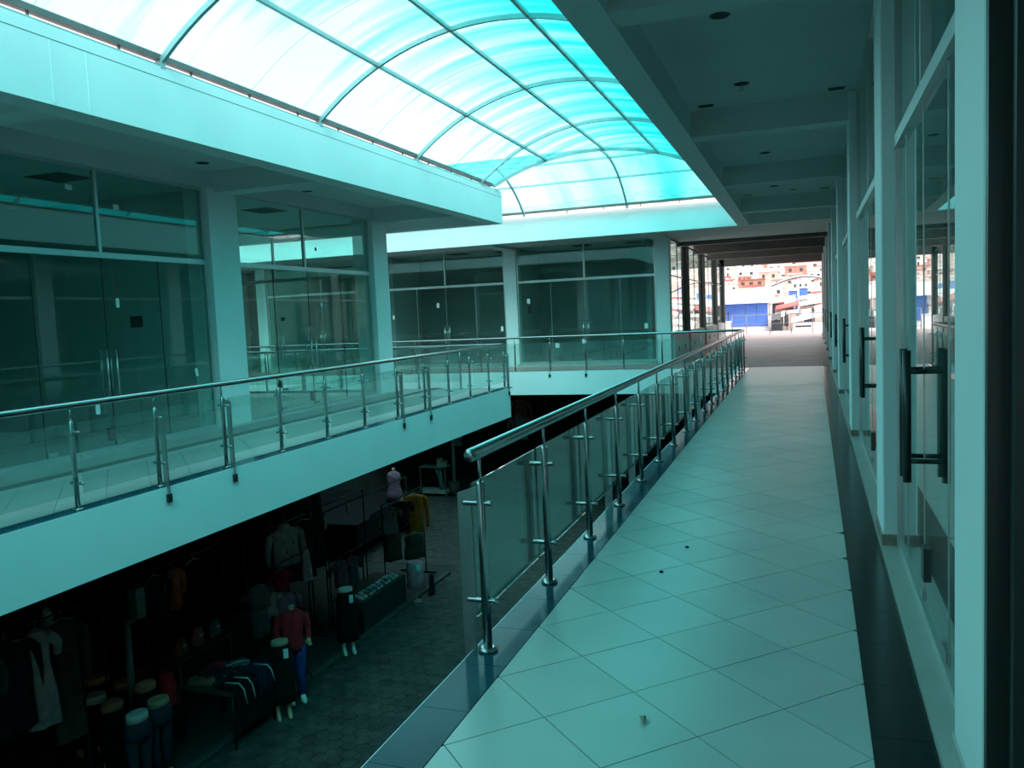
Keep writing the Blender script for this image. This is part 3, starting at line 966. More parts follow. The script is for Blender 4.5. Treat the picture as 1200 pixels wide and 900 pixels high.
# ------------------------------------------------------------------ market floor
GZ = -4.2
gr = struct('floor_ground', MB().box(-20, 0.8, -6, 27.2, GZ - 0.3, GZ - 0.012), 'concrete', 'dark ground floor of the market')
S = 0.125
hexes = []
row = 0
yv = 5.0
while yv < 26.5:
    xv = -7.55 + (S * 0.866 if row % 2 else 0)
    lim = -5.0
    if yv > 17:
        xv -= S * 1.732 * 25
    while xv < lim:
        hexes.append((xv, yv))
        xv += S * 1.732
    row += 1
    yv += S * 1.5
hexes.sort(key=lambda p: (abs(p[1] - 8.0) if p[1] > 8 else 50 + p[1]) + 0.3 * abs(p[0] + 6.6))
hm = []
for k, mt in enumerate(('paver', 'paver2')):
    poly = [((S - 0.004) * math.cos(math.radians(60 * q + 30)), (S - 0.004) * math.sin(math.radians(60 * q + 30))) for q in range(6)]
    hm.append(MB().prism(poly, -0.014, 0.0).mesh('hexagon_paver', M[mt]))
rest = MB()
for k, (x, y_) in enumerate(hexes):
    if k < 290:
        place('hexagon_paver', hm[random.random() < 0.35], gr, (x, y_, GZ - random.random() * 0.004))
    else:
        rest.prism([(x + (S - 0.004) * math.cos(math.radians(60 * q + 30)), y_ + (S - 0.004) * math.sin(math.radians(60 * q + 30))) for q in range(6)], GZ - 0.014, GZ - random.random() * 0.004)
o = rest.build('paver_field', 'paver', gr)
o['kind'] = 'stuff'
struct('trim_30', MB().cbox(-7.72, -7.60, -5, 16.6, GZ - 0.02, GZ + 0.05, 0.012), 'kerb', 'low kerb between the paved lane and the stalls')

# ---- market goods
C = {}
for nm, col in {'grey': (0.10, 0.11, 0.12), 'white': (0.66, 0.60, 0.57), 'offwhite': (0.42, 0.40, 0.37), 'olive': (0.055, 0.06, 0.04), 'red': (0.60, 0.02, 0.03), 'rust': (0.62, 0.13, 0.07),
                'brown': (0.32, 0.12, 0.07), 'maroon': (0.36, 0.012, 0.04), 'navy': (0.012, 0.016, 0.035), 'jean': (0.03, 0.07, 0.28), 'denim': (0.03, 0.04, 0.06), 'black': (0.006, 0.006, 0.007),
                'lavender': (0.34, 0.22, 0.32), 'greygreen': (0.13, 0.17, 0.16), 'mustard': (0.60, 0.24, 0.03), 'pink': (0.75, 0.30, 0.36), 'purple': (0.24, 0.13, 0.18),
                'skin': (0.42, 0.26, 0.16), 'skin2': (0.36, 0.30, 0.22), 'teal': (0.08, 0.14, 0.15), 'charcoal': (0.03, 0.032, 0.035)}.items():
    C[nm] = cloth('cloth_' + nm, col)
C['polka'] = cloth('cloth_polka', (0.01, 0.012, 0.02), dots=((0.5, 0.5, 0.52), 34, 0.22))
C['floral'] = cloth('cloth_floral', (0.012, 0.01, 0.014), dots=((0.26, 0.12, 0.17), 30, 0.28))
C['pattern'] = cloth('cloth_pattern', (0.20, 0.23, 0.23), dots=((0.02, 0.02, 0.025), 9, 0.22))
C['print'] = cloth('cloth_print', (0.48, 0.44, 0.42), dots=((0.02, 0.02, 0.02), 7, 0.16))
M['rack'] = pmat('rack_tube', (0.02, 0.02, 0.02), 0.4, 0.5)
M['wood'] = pmat('table_wood', (0.04, 0.03, 0.02), 0.7, var=0.3)


def rotp(cx, cy, a):
    ca, sa = math.cos(a), math.sin(a)
    return lambda p: (cx + p[0] * ca - p[1] * sa, cy + p[0] * sa + p[1] * ca, p[2])


def xf(mb, fn):
    mb.v = [fn(p) for p in mb.v]
    return mb


def garment(label, top, w, h, mat, a=0.0, sleeves=0.6, hood=False, cat='garment', name='hanging_garment', flare=1.0, straps=False):
    """shirt, jacket or dress on a hanger; top = hook point; a turns its width from the x axis"""
    x, y_, z = top
    g = thing(name, top, label, cat, 'clothes hanging at the market stalls')
    fn = rotp(x, y_, a)
    zs = z - 0.10
    hw = w / 2
    b = MB().ell([(zs, 0, 0, 0.05, 0.035), (zs - 0.02, 0, 0, hw * 0.75, 0.05), (zs - 0.08, 0, 0, hw, 0.075), (zs - h * 0.35, 0, 0, hw * 0.92, 0.085),
                  (zs - h * 0.65, 0, 0, hw * 0.95 * flare, 0.08), (zs - h * 0.98, 0.01, 0, hw * flare, 0.085), (zs - h, 0.01, 0.01, hw * 0.96 * flare, 0.07)], 18)
    # soft folds
    b.v = [(p[0], p[1] * (1 + 0.35 * math.sin(p[0] * 40 + p[2] * 4)), p[2] + (0.012 * math.sin(p[0] * 23) if p[2] < zs - h * 0.9 else 0)) for p in b.v]
    xf(b, fn).build('cloth_body', C[mat], g)
    if sleeves:
        for s in (-1, 1):
            L = h * sleeves
            m = MB().path([(s * hw * 0.85, 0, zs - 0.06), (s * (hw + 0.05), 0.01, zs - 0.14), (s * (hw + 0.09), 0.02, zs - L * 0.6), (s * (hw + 0.08), 0.03, zs - L)], [0.055, 0.062, 0.052, 0.042], 10)
            xf(m, fn).build('sleeve', C[mat], g)
    if hood:
        xf(MB().ell([(zs - 0.05, 0, 0.03, 0.10, 0.06), (zs + 0.02, 0, 0.04, 0.12, 0.08), (zs + 0.07, 0, 0.05, 0.07, 0.05)], 12), fn).build('hood', C[mat], g)
    xf(MB().path([(-hw * 0.8, 0, zs - 0.03), (0, 0, zs + 0.03), (hw * 0.8, 0, zs - 0.03)], 0.008, 6).path([(0, 0, zs + 0.03), (0, 0, z - 0.02), (0.02, 0, z + 0.01), (-0.01, 0, z + 0.02)], 0.004, 6), fn).build('hanger', 'steel_flat', g)
    return g


def rail_bar(label, x, y0, y1, z, legs=True, name='clothes_rail'):
    t = thing(name, (x, (y0 + y1) / 2, GZ), label, 'clothes rack', 'clothes racks of the market')
    MB().cyl((x, y0, z), (x, y1, z), 0.013, n=8).build('bar', 'rack', t)
    for yy in (y0 + 0.03, y1 - 0.03):
        MB().cyl((x, yy, GZ), (x, yy, z), 0.015, n=8).build('upright', 'rack', t)
        MB().box(x - 0.25, x + 0.25, yy - 0.02, yy + 0.02, GZ, GZ + 0.03).build('foot', 'rack', t)


# black drapes added behind the stalls to keep that depth dark
for k, (y0, y1) in enumerate(((3.5, 8.2), (8.3, 12.3), (12.4, 16.5))):
    d = MB()
    n = 40
    rs = []
    for q in range(n + 1):
        yy = y0 + (y1 - y0) * q / n
        xx = -10.9 + 0.06 * math.sin(q * 1.3) + 0.03 * math.sin(q * 2.9)
        rs.append([(xx, yy, GZ), (xx, yy, -0.7), (xx - 0.02, yy, -0.7), (xx - 0.02, yy, GZ)])
    tag(d.rings(rs).build('added_dark_drape', C['black']), 'black drape added to keep it dark behind the %s market stall' % ['nearest', 'middle', 'farthest'][k], 'drape', 'added dark drapes')

rail_bar('black clothes rack at the lower left corner', -7.95, 5.2, 7.0, -1.55)
garment('charcoal hooded jacket hanging at the lower left corner', (-7.95, 6.05, -1.55), 0.55, 0.98, 'charcoal', 1.45, 0.7, True)
garment('grey sweater hanging at the far lower left photo edge', (-7.95, 5.62, -1.55), 0.50, 0.80, 'grey', 1.3, 0.6)
garment('pale draped scarf top at the lower left', (-7.95, 6.42, -1.85 + 0.30), 0.26, 1.08, 'offwhite', 1.2, 0.3, flare=1.4)
garment('olive raincoat hanging behind the pale scarf', (-7.95, 6.75, -1.55), 0.34, 1.40, 'olive', 1.2, 0.55)
rail_bar('black clothes rack behind the nearest trouser forms', -9.0, 6.3, 8.3, -1.75)
garment('small white pennant cloth hanging in the dark', (-9.0, 7.45, -1.75), 0.12, 0.42, 'offwhite', 1.4, 0, flare=1.8, cat='cloth')

# post with a lamp box
pt = thing('market_post', (-8.6, 8.28, GZ), 'grey green post with a box lamp in the trouser stall', 'post')
MB().path([(-8.6, 8.28, GZ), (-8.6, 8.30, -2.3)], [0.05, 0.045], 10).build('shaft', 'pole', pt)
lb_ = MB().cbox(-8.68, -8.52, 8.42, 8.58, -2.32, -1.90, 0.01).build('lamp_box', 'pole', pt)
MB().cyl((-8.6, 8.5, -1.90), (-8.6, 8.5, -1.82), 0.05, n=10).build('lamp_cap', 'darkmetal', lb_)
MB().box(-8.62, -8.58, 8.28, 8.46, -2.34, -2.30).build('arm', 'pole', pt)
MB().path([(-8.6, 8.5, -1.83), (-8.6, 8.5, -0.64)], 0.008, 6).build('cable', 'darkmetal', pt)


def trouser_form(label, x, y_, ztop, skin, jean, a):
    """waist-down display form wearing trousers, on a stand"""
    t = thing('trouser_form', (x, y_, GZ), label, 'mannequin', 'trouser display forms')
    fn = rotp(x, y_, a)
    xf(MB().ell([(ztop - 0.10, 0, 0, 0.145, 0.11), (ztop - 0.03, 0, 0, 0.140, 0.105), (ztop, 0, 0, 0.132, 0.098)], 16), fn).build('waist', skin, t)
    b = MB().ell([(ztop - 0.095, 0, 0, 0.152, 0.116), (ztop - 0.16, 0, 0, 0.165, 0.13), (ztop - 0.25, 0, 0.01, 0.18, 0.14), (ztop - 0.33, 0, 0, 0.17, 0.125)], 16)
    xf(b, fn).build('trousers', C[jean], t)
    for s in (-1, 1):
        m = MB().path([(s * 0.08, 0, ztop - 0.28), (s * 0.085, 0.01, ztop - 0.42), (s * 0.085, 0.02, ztop - 0.60), (s * 0.08, 0, ztop - 0.95)], [0.088, 0.082, 0.062, 0.058], 12)
        xf(m, fn).build('trouser_leg', C[jean], t)
        f = MB().ell([(GZ, s * 0.08, -0.03, 0.035, 0.09), (GZ + 0.04, s * 0.08, -0.02, 0.035, 0.08), (GZ + 0.12, s * 0.08, 0.0, 0.03, 0.035), (ztop - 0.90, s * 0.08, 0, 0.035, 0.035)], 10)
        xf(f, fn).build('foot', skin, t)


SK1 = pmat('form_tan', (0.70, 0.30, 0.16), 0.5)
SK2 = pmat('form_white', (0.75, 0.62, 0.58), 0.5)
SK3 = pmat('form_beige', (0.60, 0.34, 0.22), 0.5)
SK4 = pmat('form_orange', (0.80, 0.22, 0.08), 0.5)
for x, y_, sk, jn, lb in [(-7.87, 7.63, SK2, 'denim', 'white waist form in dark jeans, nearest of the trouser row'), (-7.90, 8.02, SK3, 'denim', 'beige waist form in washed jeans at the right of the trouser row'),
                          (-8.42, 8.35, SK3, 'navy', 'beige waist form behind the post'), (-8.78, 8.34, SK1, 'navy', 'tan waist form left of the post'),
                          (-9.25, 8.36, SK4, 'black', 'orange tan waist form in the back of the trouser row'), (-8.43, 7.79, SK1, 'black', 'tan waist form in black trousers left of the white one'),
                          (-8.82, 7.89, SK2, 'black', 'white waist form in black trousers at the left of the row'), (-9.42, 8.20, SK4, 'navy', 'orange waist form in the back left of the row')]:
    trouser_form(lb, x, y_, -3.15, sk, jn, 1.3)

rail_bar('tall clothes rack hung with a red coat', -9.2, 9.2, 11.0, -2.0)
garment('red coat hanging on the tall rack', (-9.2, 9.85, -2.0), 0.24, 0.62, 'rust', 1.5, 0.7)
garment('black jacket hanging beside the red coat', (-9.2, 10.3, -2.0), 0.42, 0.80, 'black', 1.5, 0.7)
garment('dark navy coat hanging left of the red coat', (-9.2, 9.45, -2.0), 0.40, 0.70, 'navy', 1.5, 0.6)


def handbag(label, x, y_, z, w, h, mat):
    t = thing('handbag', (x, y_, z), label, 'handbag', 'handbags at the market stall')
    MB().ell([(z, x, y_, 0.05, w * 0.42), (z + 0.02, x, y_, 0.07, w * 0.5), (z + h * 0.6, x, y_, 0.06, w * 0.46), (z + h, x, y_, 0.03, w * 0.36)], 14).build('bag_body', C[mat], t)
    MB().path([(x, y_ - w * 0.3, z + h * 0.95), (x, y_ - w * 0.24, z + h * 1.45), (x, y_, z + h * 1.65), (x, y_ + w * 0.24, z + h * 1.45), (x, y_ + w * 0.3, z + h * 0.95)], 0.01, 6).build('strap', C['black'], t)
    MB().box(x + 0.05, x + 0.07, y_ - 0.03, y_ + 0.03, z + h * 0.55, z + h * 0.7).build('clasp', 'steel_flat', t)


def table(label, x0, x1, y0, y1, z, mat='wood', cloth_=None):
    t = thing('market_table', ((x0 + x1) / 2, (y0 + y1) / 2, GZ), label, 'table', 'market tables')
    MB().cbox(x0, x1, y0, y1, z - 0.04, z, 0.006).build('tabletop', mat, t)
    for x in (x0 + 0.05, x1 - 0.05):
        for y_ in (y0 + 0.05, y1 - 0.05):
            MB().cyl((x, y_, GZ), (x, y_, z - 0.04), 0.022, n=8).build('leg', 'rack', t)
    if cloth_:
        MB().box(x1 + 0.002, x1 + 0.012, y0, y1, z - 0.55, z - 0.002).build('cloth_skirt', C[cloth_], t)


table('dark bag table behind the trouser forms', -8.88, -8.42, 9.0, 10.2, -3.15)
handbag('tan handbag, left of three on the bag table', -8.6, 9.25, -3.15, 0.24, 0.22, 'brown')
handbag('brown handbag, middle of three on the bag table', -8.6, 9.6, -3.15, 0.26, 0.26, 'brown')
handbag('grey handbag, right of three on the bag table', -8.6, 9.98, -3.15, 0.24, 0.24, 'greygreen')
st = thing('display_stool', (-8.45, 8.75, GZ), 'stool covered by a red cloth between forms and table', 'stool')
MB().ell([(GZ + 0.55, -8.45, 8.75, 0.17, 0.17), (GZ + 0.60, -8.45, 8.75, 0.18, 0.18), (GZ + 0.98, -8.45, 8.75, 0.10, 0.10), (GZ + 1.02, -8.45, 8.75, 0.06, 0.06)], 14).build('red_cloth', C['red'], st)
for k in range(3):
    MB().cyl((-8.45 + 0.15 * math.cos(k * 2.1), 8.75 + 0.15 * math.sin(k * 2.1), GZ), (-8.45, 8.75, GZ + 0.56), 0.015, n=6).build('leg', 'rack', st)

table('sloping clothes table with dotted cloth in the lane', -8.35, -7.35, 8.78, 9.75, -3.40, 'wood', 'black')


def folded(label, x, y_, z, w, d, h, mat, a, trim=None):
    t = thing('folded_garment', (x, y_, z), label, 'folded clothes', 'folded clothes on the market tables')
    fn = rotp(x, y_, a)
    b = MB()
    n = 8
    rs = []
    for k in range(n + 1):
        u = -w / 2 + w * k / n
        zz = z + h * (0.75 + 0.25 * math.sin(k * 2.1 + x * 7))
        rs.append([(u, -d / 2, z), (u, d / 2, z), (u, d / 2 - 0.015, zz * 0.4 + z * 0.6), (u, d / 2 - 0.03, zz), (u, 0, zz + 0.01), (u, -d / 2 + 0.03, zz), (u, -d / 2 + 0.015, zz * 0.4 + z * 0.6)])
    xf(b.rings(rs), fn).build('folded_cloth', C[mat], t)
    if trim:
        xf(MB().path([(-w / 2, -d / 2 + 0.02, z + h + 0.012), (0, -d / 2 + 0.06, z + h + 0.02), (w / 2, -d / 2 + 0.03, z + h + 0.012)], 0.008, 6), fn).build('white_trim', C[trim], t)


folded('navy cloth with white polka dots on the clothes table', -7.85, 9.30, -3.40, 0.5, 0.42, 0.07, 'polka', 0.4)
folded('folded dark red cloth at the back of the clothes table', -8.15, 9.50, -3.40, 0.3, 0.26, 0.06, 'maroon', 0.2)
folded('grey blue folded shirt on the clothes table', -7.95, 9.62, -3.40, 0.34, 0.3, 0.06, 'teal', 0.9, 'white')
folded('folded pale pink cloth beside the dotted one', -8.05, 9.02, -3.40, 0.36, 0.24, 0.05, 'brown', 0.2)



def draped(label, x, y0, y1, ztop, drop, mat, trims):
    t = thing('draped_jacket', (x, (y0 + y1) / 2, ztop), label, 'jacket', 'jackets draped over the clothes table')
    n = 12
    rs = []
    for k in range(n + 1):
        yy = y0 + (y1 - y0) * k / n
        q = 0.018 * math.sin(k * 1.7)
        e = drop * (1 - 0.25 * abs(k / n - 0.5))
        top = [(x - 0.30, ztop + 0.03), (x - 0.04, ztop + 0.035 + abs(q)), (x + 0.045 + q, ztop + 0.01), (x + 0.06 + q, ztop - e * 0.5), (x + 0.05 + 2 * q, ztop - e)]
        rs.append([(a_, yy, z_) for a_, z_ in top] + [(a_ - 0.022, yy, z_ - 0.02) for a_, z_ in reversed(top)])
    MB().rings(rs).build('cloth_body', C[mat], t)
    for f in trims:
        yy = y0 + (y1 - y0) * f
        MB().path([(x - 0.2, yy, ztop + 0.045), (x + 0.03, yy, ztop + 0.06), (x + 0.085, yy + 0.02, ztop - 0.02), (x + 0.10, yy + 0.06, ztop - drop * 0.6)], 0.009, 6).build('white_trim', C['white'], t)


draped('black jacket with two white stripes draped over the table edge', -7.38, 8.82, 9.22, -3.36, 0.42, 'black', (0.25, 0.7))
draped('navy jacket with a white stripe draped over the table edge', -7.38, 9.32, 9.70, -3.36, 0.34, 'navy', (0.6,))

rail_bar('clothes rack with the pale printed hoodie', -8.8, 11.0, 12.85, -1.95)
garment('pale hoodie with dark print hanging on a rack', (-8.8, 12.2, -1.95), 0.52, 0.68, 'print', 1.1, 0.95, True)
garment('small maroon top hanging below the pale hoodie', (-8.72, 11.86, -2.62), 0.34, 0.46, 'maroon', 1.2, 0.5)
garment('long white scarf hanging right of the hoodie', (-8.6, 12.5, -2.42), 0.14, 0.58, 'white', 1.2, 0, flare=1.5, cat='scarf', name='hanging_scarf')
garment('grey green shirt hanging low on the rack', (-8.6, 11.08, -2.64), 0.42, 0.38, 'greygreen', 1.3, 0.5)
garment('charcoal skirt hanging under the grey green shirt', (-8.6, 11.08, -3.0), 0.36, 0.48, 'teal', 1.3, 0, name='hanging_skirt', cat='skirt')
garment('lavender sweatshirt hanging beside the maroon top', (-8.5, 11.62, -2.95), 0.46, 0.42, 'lavender', 1.2, 0.8)
garment('pale grey blouse hanging left of the lavender sweatshirt', (-8.55, 11.3, -2.82), 0.26, 0.40, 'offwhite', 1.2, 0.4)
garment('black coat hanging right of the white scarf', (-8.8, 12.74, -1.95), 0.46, 1.10, 'charcoal', 1.2, 0.7)
rail_bar('lower clothes rack under the printed hoodie', -8.62, 10.8, 12.7, -2.55)
for k, (x, y_, z, lb) in enumerate([(-8.8, 13.05, -2.26, 'white display sock, left of three hung in a row'), (-8.8, 13.5, -2.28, 'white display sock, middle of three hung in a row'), (-8.8, 14.34, -2.19, 'white display sock, right of three hung in a row')]):
    t = thing('display_sock', (x, y_, z), lb, 'sock', 'white display socks')
    MB().path([(x, y_, z + 0.11), (x, y_, z - 0.02), (x + 0.01, y_ - 0.02, z - 0.09), (x + 0.04, y_ - 0.07, z - 0.11)], [0.035, 0.03, 0.034, 0.02], 10).build('sock_body', C['white'], t)
    MB().path([(x, y_, z + 0.10), (x, y_, -1.95)], 0.003, 5).build('string', 'plate', t)
rail_bar('high black rail carrying the white socks', -8.8, 12.92, 15.0, -1.94, name='sock_rail')


def skirt_mannequin(label, x, y_, a, skin, mat, ztop=-3.03):
    t = thing('skirt_mannequin', (x, y_, GZ), label, 'mannequin', 'standing mannequins')
    fn = rotp(x, y_, a)
    xf(MB().ell([(ztop - 0.09, 0, 0, 0.13, 0.10), (ztop - 0.02, 0, 0, 0.125, 0.095), (ztop, 0, 0, 0.118, 0.09)], 16), fn).build('waist', skin, t)
    b = MB().ell([(ztop - 0.06, 0, 0, 0.138, 0.108), (ztop - 0.2, 0, 0, 0.17, 0.13), (ztop - 0.45, 0, 0, 0.175, 0.13), (ztop - 0.75, 0, 0, 0.185, 0.135), (ztop - 0.93, 0, 0, 0.19, 0.14)], 20)
    b.v = [(p[0] * (1 + 0.05 * math.sin(math.atan2(p[1], p[0]) * 9) * (ztop - p[2])), p[1] * (1 + 0.05 * math.sin(math.atan2(p[1], p[0]) * 9) * (ztop - p[2])), p[2]) for p in b.v]
    sk = xf(b, fn).build('skirt', C[mat], t)
    for s in (-1, 1):
        f = MB().ell([(GZ, s * 0.08, -0.07, 0.032, 0.07), (GZ + 0.03, s * 0.08, -0.06, 0.034, 0.075), (GZ + 0.06, s * 0.08, -0.01, 0.032, 0.045), (GZ + 0.12, s * 0.08, 0.02, 0.030, 0.032), (GZ + 0.32, s * 0.08, 0.01, 0.042, 0.045)], 10)
        xf(f, fn).build('leg', skin, t)
    xf(MB().box(0.03, 0.10, -0.135, -0.128, ztop - 0.24, ztop - 0.10), fn).build('price_tag', 'plate', t)


skirt_mannequin('waist mannequin in a long black skirt with a white tag at the lane edge', -7.30, 9.80, 0.75, SK3, 'black')
skirt_mannequin('farther waist mannequin in a black skirt with white feet', -7.57, 12.1, 0.75, SK2, 'black')

# full mannequin in red top and blue jeans
mn = thing('clothed_mannequin', (-7.42, 10.30, GZ), 'mannequin in red top, blue jeans and white shoes behind the black skirt', 'mannequin', 'standing mannequins')
fn = rotp(-7.42, 10.30, 0.8)
b = MB().ell([(GZ + 0.80, 0, 0, 0.16, 0.12), (GZ + 0.90, 0, 0, 0.165, 0.12), (GZ + 1.05, 0, 0, 0.15, 0.11), (GZ + 1.25, 0, 0, 0.19, 0.12), (GZ + 1.38, 0, 0, 0.19, 0.10), (GZ + 1.44, 0, 0, 0.08, 0.06)], 16)
xf(b, fn).build('red_top', C['red'], mn)
xf(MB().ell([(GZ + 1.43, 0, 0, 0.052, 0.052), (GZ + 1.50, 0, 0, 0.048, 0.048), (GZ + 1.51, 0, 0, 0.03, 0.03)], 12), fn).build('neck', SK3, mn)
for s in (-1, 1):
    xf(MB().path([(s * 0.085, 0, GZ + 0.88), (s * 0.09, 0, GZ + 0.70), (s * 0.09, -0.01, GZ + 0.48), (s * 0.09, 0.02, GZ + 0.06)], [0.095, 0.09, 0.068, 0.062], 12), fn).build('jeans_leg', C['jean'], mn)
    xf(MB().ell([(GZ, s * 0.09, -0.06, 0.045, 0.13), (GZ + 0.03, s * 0.09, -0.06, 0.047, 0.135), (GZ + 0.06, s * 0.09, -0.03, 0.043, 0.10), (GZ + 0.10, s * 0.09, 0.02, 0.04, 0.05)], 12), fn).build('white_shoe', C['white'], mn)
    xf(MB().path([(s * 0.19, 0, GZ + 1.34), (s * 0.235, 0.01, GZ + 1.18), (s * 0.24, 0, GZ + 1.08), (s * 0.20, -0.16, GZ + 1.00)], [0.06, 0.052, 0.046, 0.04], 10), fn).build('sleeve', C['red'], mn)
    hnd = MB().path([(s * 0.20, -0.15, GZ + 1.00), (s * 0.19, -0.22, GZ + 0.985), (s * 0.185, -0.27, GZ + 0.98)], [0.03, 0.036, 0.03], 10)
    for q in range(4):
        hnd.path([(s * (0.165 + q * 0.015), -0.26, GZ + 0.985), (s * (0.165 + q * 0.015), -0.31, GZ + 0.975), (s * (0.165 + q * 0.014), -0.345 + 0.008 * abs(q - 1.5), GZ + 0.955)], [0.009, 0.008, 0.006], 6)
    hnd.path([(s * 0.16, -0.20, GZ + 0.995), (s * 0.14, -0.25, GZ + 0.99), (s * 0.145, -0.28, GZ + 0.98)], [0.011, 0.009, 0.007], 6)
    xf(hnd, fn).build('hand', SK3, mn)
bd = thing('wooden_stand', (-7.72, 10.75, GZ), 'small wooden A-frame stand on the kerb behind the blue jeans', 'stand')
for s in (-1, 1):
    MB().path([(-7.72 + 0.16 * s, 10.70, GZ + 0.05), (-7.72, 10.70, GZ + 0.42)], 0.018, 6).build('leg', 'kerb', bd)
    MB().path([(-7.72 + 0.16 * s, 10.95, GZ + 0.05), (-7.72, 10.95, GZ + 0.42)], 0.018, 6).build('leg', 'kerb', bd)
MB().cyl((-7.72, 10.68, GZ + 0.42), (-7.72, 10.97, GZ + 0.42), 0.018, n=6).build('cross_bar', 'kerb', bd)

# slipper table
table('slipper table with a dark cloth front', -8.45, -7.72, 12.9, 14.6, -3.60, 'wood', 'charcoal')
cols = [('pink', 'pink and navy slippers, nearest pair on the slipper table'), ('teal', 'teal slippers on the slipper table beside the pink pair'), ('lavender', 'lavender patterned slippers in the middle of the slipper table'),
        ('pattern', 'grey patterned slippers, fourth pair on the slipper table'), ('offwhite', 'pale slippers, farthest pair on the slipper table')]
for k, (cn, lb) in enumerate(cols):
    x, y_ = -7.93, 13.12 + 0.31 * k
    t = thing('slippers', (x, y_, -3.6), lb, 'slippers', 'slippers on the market table')
    for s in (-1, 1):
        yy = y_ + s * 0.065
        pts = [(x - 0.13 + 0.26 * q / 8, 0.045 * (0.75 + 0.25 * math.sin(q * 0.9))) for q in range(9)]
        poly = [(px, yy + w) for px, w in pts] + [(px, yy - w) for px, w in reversed(pts)]
        so = MB().prism(poly, -3.6, -3.575).build('sole', C['white'], t)
        rs = []
        for q in range(6):
            xx = x + 0.0 + 0.115 * q / 5
            rs.append([(xx, yy + 0.046 * math.cos(w), -3.577 + 0.05 * (1 - 0.1 * q) * math.sin(w)) for w in [math.pi * e / 8 for e in range(9)]])
        MB().rings(rs).build('upper', C[cn], t)
rail_bar('clothes rack above the slipper table', -8.6, 13.1, 16.6, -2.0)
garment('lavender blouse hanging above the slipper table', (-8.6, 13.62, -2.98), 0.34, 0.50, 'purple', 1.2, 0.5)
garment('teal blouse hanging above the slipper table', (-8.6, 14.05, -3.02), 0.32, 0.54, 'teal', 1.2, 0.5)
rail_bar('lower rack behind the slipper table', -8.6, 13.2, 14.5, -2.99)
rail_bar('street-side rack of hanging tops at the lane corner', -8.2, 14.64, 16.6, -2.20)
garment('grey top with black pattern hanging at the lane corner', (-8.2, 14.88, -2.20), 0.46, 0.54, 'pattern', 0.9, 0.4)
garment('black floral top hanging between the grey and mustard ones', (-8.2, 15.45, -2.20), 0.46, 0.66, 'floral', 0.9, 0.4)
garment('mustard sweater hanging at the end of the rack', (-8.2, 16.1, -2.20), 0.50, 0.86, 'mustard', 0.9, 0.9)
garment('dark olive skirt hanging below the grey patterned top', (-8.15, 14.95, -2.78), 0.42, 0.56, 'olive', 0.9, 0, name='hanging_skirt', cat='skirt')
garment('olive skirt hanging below the mustard sweater', (-8.15, 15.95, -3.03), 0.48, 0.56, 'olive', 0.9, 0, name='hanging_skirt', cat='skirt', flare=1.1)
# pink skirt on a stand
ps = thing('skirt_stand', (-7.55, 14.75, GZ), 'pink pleated skirt shown on a thin stand at the lane edge', 'skirt')
b = MB().ell([(-3.36, -7.55, 14.75, 0.15, 0.12), (-3.42, -7.55, 14.75, 0.17, 0.13), (-3.92, -7.55, 14.75, 0.19, 0.15)], 28)
b.v = [(-7.55 + (p[0] + 7.55) * (1 + 0.06 * math.sin(k * 2.6)), 14.75 + (p[1] - 14.75) * (1 + 0.06 * math.sin(k * 2.6)), p[2]) for k, p in enumerate(b.v)]
b.build('pleated_cloth', C['pink'], ps)
MB().cyl((-7.55, 14.75, GZ + 0.02), (-7.55, 14.75, -3.40), 0.012, n=8).build('pole', 'steel_flat', ps)
MB().cyl((-7.55, 14.75, GZ), (-7.55, 14.75, GZ + 0.02), 0.11, n=14).build('base', 'steel_flat', ps)
MB().box(-7.46, -7.38, 14.62, 14.64, -3.50, -3.40).build('price_tag', 'plate', ps)
bt = thing('black_boot', (-7.45, 15.25, GZ), 'black boot standing beside the pink skirt', 'boot')
MB().ell([(GZ + 0.02, -7.42, 15.2, 0.05, 0.13), (GZ + 0.07, -7.42, 15.2, 0.05, 0.12), (GZ + 0.13, -7.44, 15.26, 0.05, 0.06), (GZ + 0.40, -7.45, 15.27, 0.055, 0.06)], 12).build('upper', C['black'], bt)
MB().ell([(GZ, -7.42, 15.2, 0.054, 0.135), (GZ + 0.02, -7.42, 15.2, 0.054, 0.135)], 12).build('sole', 'rack', bt)

# far corner: dress form on a table, showcase, numbered pole
table('far table under black cloth that carries the lavender dress form', -12.8, -10.2, 17.0, 20.6, -3.30, C['black'], 'black')
tag(MB().cbox(-12.8, -10.2, 16.96, 16.99, GZ, -3.31, 0.004).build('cloth_front', C['black']), 'black cloth hung on the near side of the far table', 'cloth')
df = thing('dress_form', (-10.5, 19.55, -3.30), 'lavender grey dress form standing on the far table', 'mannequin')
MB().ell([(-3.30, -10.5, 19.55, 0.25, 0.24), (-3.05, -10.5, 19.55, 0.20, 0.19), (-2.85, -10.5, 19.55, 0.15, 0.14), (-2.66, -10.5, 19.55, 0.20, 0.16), (-2.54, -10.5, 19.55, 0.17, 0.13), (-2.48, -10.5, 19.55, 0.05, 0.05)], 16).build('dress', C['purple'], df)
MB().ell([(-2.49, -10.5, 19.55, 0.045, 0.045), (-2.40, -10.5, 19.55, 0.04, 0.04)], 10).build('neck_cap', SK3, df)
sh_ = thing('glass_showcase', (-11.3, 24.0, GZ), 'small display case with cloth beside the numbered pole', 'showcase')
MB().box(-11.9, -10.95, 23.9, 24.3, GZ + 0.10, GZ + 0.22).build('case_base', 'pole', sh_)
for x in (-11.87, -10.98):
    MB().box(x - 0.02, x + 0.02, 23.9, 23.94, GZ, GZ + 0.98).build('case_post', 'steel_flat', sh_)
MB().box(-11.9, -10.95, 23.9, 24.3, GZ + 0.95, GZ + 0.99).build('case_top', 'pole', sh_)
